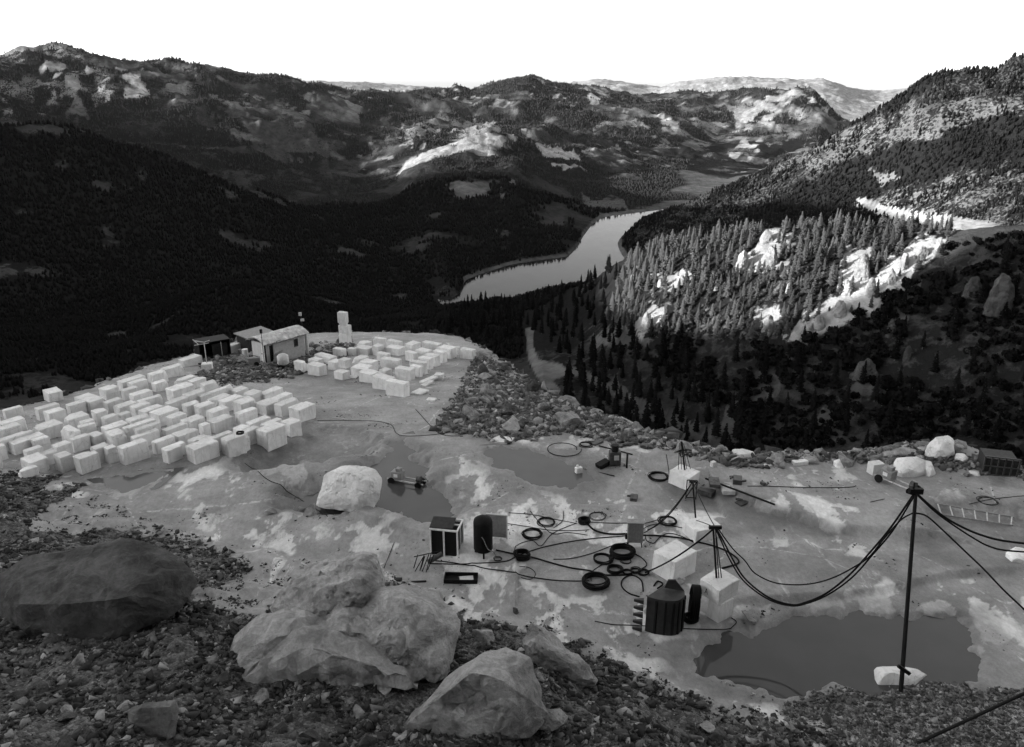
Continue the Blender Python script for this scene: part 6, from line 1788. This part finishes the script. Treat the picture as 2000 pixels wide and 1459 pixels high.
def rock(px, py, w_px, label, group=None, set_=None, seed=0, cat='rock', p=None):
    rn = random.Random(seed); p = p or g(px, py); s = w_px / 2 / ppm(p)
    o = bpy.data.objects.new('rock', rn.choice(set_ or ROCKV)); COL.objects.link(o)
    o.location = p + Vector((0, 0, s * .18)); k = rn.uniform(.7, 1.15)
    o.rotation_euler = (rn.uniform(-.5, .5), rn.uniform(-.5, .5), rn.uniform(0, 6.28)); o.scale = (s, s * rn.uniform(.8, 1.2), s * k)
    return tag(o, label, cat, group)
NAMED = [(137, 1395, 46, 'pale lopsided stone on dark gravel left of the small cut stone', ROCKL), (750, 1345, 55, 'upright pale stone in the gap between the two big pale boulders', ROCKL), (515, 1365, 48, 'grey stone just below the broad pale boulder', ROCKV),
         (1385, 1425, 40, 'pale stone half buried near the lower right gravel edge', ROCKL), (945, 1245, 50, 'pale stone in the dark rubble between the boulders', ROCKL), (1110, 1300, 24, 'little stone on the wedge rock flank', ROCKV),
         (588, 1000, 34, 'larger pale stone before the half-worked boulder', ROCKL), (605, 1003, 44, 'rounded pale stone touching the half-worked boulder', ROCKL), (530, 1002, 30, 'small pale stone left of the puddle stones', ROCKL),
         (232, 1236, 26, 'bright flat stone at the lower edge of the dark boulder', ROCKL), (385, 1418, 22, 'small pale stone right of the cut stone', ROCKL), (415, 1140, 30, 'grey round stone in the gravel right of the dark boulder', ROCKV),
         (70, 1115, 16, 'small stone lying on top of the dark boulder', ROCKV), (1465, 1210, 44, 'pale chunk beside the stacked pair of blocks', ROCKL), (1325, 1138, 24, 'pale stone inside the open cable loop', ROCKL),
         (940, 1270, 32, 'dark stone at the foot of the rubble between the boulders', ROCKDK), (1005, 1195, 22, 'dark round stone at the sandy edge above the rubble', ROCKDK), (700, 1395, 40, 'leaning grey stone beside the angular boulder', ROCKV)]
for k, (x, y, w, lab, st) in enumerate(NAMED):
    o = rock(x, y, w, lab, set_=st, seed=200 + k)
    if 'on top' in lab: o.location = at_depth(70, 1112, fwd(g(70, 1230)) + 1.2)

def pick(mask, n, seed, wpow=2.0):
    rn = np.random.default_rng(seed)
    w = (QRR ** wpow) * mask; w = np.where((GPX > -120) & (GPX < 2120) & (GPY < 1560), w, 0)
    idx = rn.choice(w.size, size=n, replace=True, p=(w / w.sum()).ravel())
    i, j = np.unravel_index(idx, w.shape)
    i2 = np.minimum(i + 1, QR - 1); j2 = np.minimum(j + 1, QA - 1); a = rn.random(n); b = rn.random(n)
    L = lambda A: (A[i, j] * (1 - a) * (1 - b) + A[i2, j] * a * (1 - b) + A[i, j2] * (1 - a) * b + A[i2, j2] * a * b)
    return L(GX), L(GY), L(GZ), rn
# individual rocks of the spoil bank, the rim and the gravel
def individuals(mask, n, seed, smin, smax, label, group, sets, wpow=1.2, nm='rock'):
    x, y, z, rn = pick(mask, n, seed, wpow); r_ = random.Random(seed); used = []
    for k in range(n):
        if any((x[k] - a) ** 2 + (y[k] - b) ** 2 < (c + .5) ** 2 * .35 for a, b, c in used): continue
        s = smin * (smax / smin) ** (r_.random() ** 1.7)
        used.append((x[k], y[k], s))
        o = bpy.data.objects.new(nm, r_.choice(r_.choice(sets))); COL.objects.link(o)
        o.location = (x[k], y[k], z[k] + s * .15); o.rotation_euler = (r_.uniform(-.7, .7), r_.uniform(-.7, .7), r_.uniform(0, 6.28))
        o.scale = (s, s * r_.uniform(.7, 1.2), s * r_.uniform(.8, 1.4)); tag(o, label, 'rock', group)
bank = gpatch([(890, 838), (908, 750), (935, 695), (1075, 778), (1180, 812), (1290, 856), (1210, 862), (1100, 842), (1000, 862), (900, 845)], 3, 5, 60)
rimm = gpatch([(1180, 830), (1330, 875), (1500, 888), (1700, 882), (2000, 925), (2000, 945), (1700, 905), (1450, 912), (1250, 872)], 3, 5, 61)
individuals(bank, 230, 1, .3, 1.5, 'broken angular rock tumbled in the spoil bank at the middle of the rim', 'rocks of the spoil bank', (ROCKV, ROCKV, ROCKL, ROCKDK))
individuals(rimm, 70, 2, .25, .9, 'loose rock in the low rubble berm along the right-hand rim', 'rocks of the rim berm', (ROCKV, ROCKL))
individuals(GRAV, 200, 3, .16, .42, 'loose angular stone lying in the dark gravel of the foreground', 'stones on the foreground gravel', (ROCKV, ROCKDK, ROCKDK), 1.0, 'stone')
junkm = gpatch([(395, 735), (405, 700), (480, 700), (500, 712), (485, 725), (440, 745)], 3, 4, 62) + gpatch([(590, 700), (610, 672), (650, 655), (690, 660), (690, 672), (640, 690)], 3, 4, 63)
individuals(junkm, 40, 4, .25, .75, 'broken stone in the untidy rubble around the hut', 'rubble round the hut', (ROCKV, ROCKL, ROCKDK))

n = NT('gravel_stones'); tn = n.attr('tone')
n.col(n.math('MULTIPLY', n.ramp(tn, [(0, .016), (.45, .045), (.8, .12), (1, .30)]), n.map(n.noise(9, 4), .3, .7, .8, 1.2)), .9, .2)
M_GRAV = n.m
_r = random.Random(99)
_bm = bmesh.new()
for _k in range(11):
    _p = Vector((_r.gauss(0, 1), _r.gauss(0, 1), _r.gauss(0, 1))).normalized(); _bm.verts.new(_p)
_h = bmesh.ops.convex_hull(_bm, input=_bm.verts[:]); _bm.verts.index_update()
CHUNK = (np.array([list(v.co) for v in _bm.verts]), np.array([[w.index for w in f_.verts] for f_ in _bm.faces])); _bm.free()
def gravel(name, mask, n_, seed, smin, smax, label, tlo, thi, wpow=2.0, pw=2.6, sub=1):
    x, y, z, rn = pick(mask, n_, seed, wpow)
    bv, bf = CHUNK
    s = smin * (smax / smin) ** (rn.random(n_) ** pw)
    nv = len(bv)
    jit = rn.uniform(.5, 1.35, (n_, nv, 1))
    sc = rn.uniform(.55, 1.2, (n_, 1, 3)) * np.array([1, 1, .62])
    q = bv[None] * jit * sc * s[:, None, None]
    a = rn.random(n_) * 6.28; b = rn.uniform(-.6, .6, n_)
    ca, sa = np.cos(a)[:, None], np.sin(a)[:, None]; cb, sb = np.cos(b)[:, None], np.sin(b)[:, None]
    X = q[..., 0]; Y = q[..., 1] * cb - q[..., 2] * sb; Z = q[..., 1] * sb + q[..., 2] * cb
    q = np.stack([X * ca - Y * sa + x[:, None], X * sa + Y * ca + y[:, None], Z + z[:, None] + s[:, None] * .18], -1)
    f_ = (bf[None] + np.arange(n_)[:, None, None] * nv).reshape(-1, 3)
    me = mesh_np(name, q.reshape(-1, 3), f_)
    set_attr(me, 'tone', np.repeat(tlo + (thi - tlo) * rn.random(n_) ** 1.6, nv))
    tag(link(name, me, M_GRAV), label, 'gravel', kind='stuff')
nearw = (QRR < 60)
patchy = sstep(-.35, .25, fbm(GX / 1.7, GY / 1.7, 4, 701)) + .05
gravel('gravel', GRAV * patchy * nearw, 30000, 11, .035, .26, 'dark angular gravel and small stones covering the foreground slope', 0.0, 1.0, 1.4, 2.4)
sandy = _in * (1 - GRAV) * sstep(0, 1, _d)
gravel('gravel', sandy * sstep(.05, .3, fbm(GX / 1.1, GY / 1.1, 4, 711)), 1600, 12, .03, .12, 'stray pebbles on the bare sandy tongues', 0.0, .7, 1.2)
LOWR = gpatch([(1480, 1340), (1700, 1320), (2200, 1320), (2200, 1700), (1400, 1700)], 10, 8, 64)
gravel('grit', SPOIL * LOWR * (~_out), 14000, 16, .02, .16, 'fine pale grit and chips at lower right beside the pool', .35, .95, 1.4, 3.0)
gravel('rubble', SPOIL * (1 - LOWR) * (~_out) * (QRR < 110), 24000, 13, .05, .45, 'pale broken rubble along the rim and the spoil bank', .45, 1.0, 1.6, 2.2)
gravel('rubble', _out * (poly_dist(GX, GY, RIMW, False) < 12), 7000, 14, .15, .9, 'rubble tipped over the edge of the quarry floor', .2, 1.0, 1.6, 2.4)
flo = (1 - GRAV) * (1 - np.clip(SPOIL, 0, 1)) * (~_out) * (~_in)
for v_ in [POOLW] + list(PUDW.values()): flo = flo * (~in_poly(GX, GY, v_))
gravel('stone_chips', flo * sstep(.1, .4, fbm(GX / 3, GY / 3, 4, 721)) * (QRR < 90), 2600, 15, .025, .11, 'scattered stone chips on the quarry floor', .2, 1.0, 1.3)

# crags on the sunlit slope
CR = [((1497, 462), 30, 26), ((1450, 510), 34, 50), ((1505, 500), 34, 55), ((1525, 520), 16, 30), ((1683, 520), 38, 60), ((1700, 560), 26, 45), ((1655, 560), 30, 30), ((1640, 600), 34, 36), ((1600, 625), 34, 34), ((1575, 640), 30, 26), ((1500, 632), 34, 44),
      ((1262, 628), 28, 40), ((1330, 545), 26, 18), ((1290, 552), 18, 18), ((1800, 490), 36, 26), ((1765, 510), 26, 40), ((1835, 478), 26, 18), ((1740, 540), 24, 34), ((1950, 580), 70, 100), ((1900, 560), 44, 50), ((1770, 690), 20, 44), ((1740, 640), 24, 40), ((1540, 560), 18, 22), ((1400, 560), 14, 16), ((1235, 545), 14, 24), ((1690, 720), 60, 50)]
M_CRAG = rock_mat('crag_rock', 0.15, 0.31, 0.12, .9); M_CRAGD = rock_mat('crag_rock_painted_shade', 0.03, 0.07, 0.12, .9)  # second is the same rock with shade painted into its colour
def hitt(px, py, rmin=255):
    d = ray(px, py); hh_ = math.hypot(d.x, d.y); t = np.exp(np.linspace(math.log(rmin), math.log(1500), 2500)) / hh_
    zz = CAMH + d.z * t - terrain_z(d.x * t, d.y * t); i = int(np.argmax(zz <= 0)) if (zz <= 0).any() else len(t) - 1
    return Vector((d.x * t[i], d.y * t[i], CAMH + d.z * t[i]))
for k, ((x, y), w, h_) in enumerate(CR):
    p = hitt(x, y + h_ * .3); s = 1 / ppm(p); r_ = random.Random(k + 50); pts = []
    W_ = w * s * .4; H_ = h_ * s * .85
    for q in range(16):
        a_ = 6.283 * q / 16; rr = W_ * r_.uniform(.75, 1.3)
        pts.append(Vector((rr * math.cos(a_), rr * math.sin(a_), -2.0)))
        k2 = r_.uniform(.35, .8); pts.append(Vector((rr * k2 * math.cos(a_), rr * k2 * math.sin(a_), H_ * r_.uniform(.25, .75))))
    pts.append(Vector((r_.uniform(-.3, .3) * W_, 0, H_))); pts.append(Vector((r_.uniform(-.5, .5) * W_, .2 * W_, H_ * .9)))
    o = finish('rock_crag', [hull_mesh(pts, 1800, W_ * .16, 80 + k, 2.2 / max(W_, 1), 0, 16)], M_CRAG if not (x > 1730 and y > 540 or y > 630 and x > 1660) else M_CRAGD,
               'jagged pale crag jutting from the trees of the sunlit slope' if not (x > 1730 and y > 540 or y > 630 and x > 1660) else 'crag painted darker for shade among the shrubs of the shaded slope', 'crag', 'crags of the right-hand slope')
    o.location = p + Vector((0, 0, -2.0))
# ------------------------------------------------------------------ thin air haze between here and the far ranges
m = MB().box((0, 4000, 600), (34000, 34000, 2200))
hz = bpy.data.materials.new('haze'); hz.use_nodes = True; hz.node_tree.nodes.clear()
ho = hz.node_tree.nodes.new('ShaderNodeOutputMaterial'); hv = hz.node_tree.nodes.new('ShaderNodeVolumePrincipled')
hv.inputs['Color'].default_value = (.9, .9, .9, 1); hv.inputs['Density'].default_value = 0.35e-5; hv.inputs['Anisotropy'].default_value = 0.2
hz.node_tree.links.new(hv.outputs[0], ho.inputs['Volume'])
hz_o = m.build('haze', hz); tag(hz_o, kind='stuff')
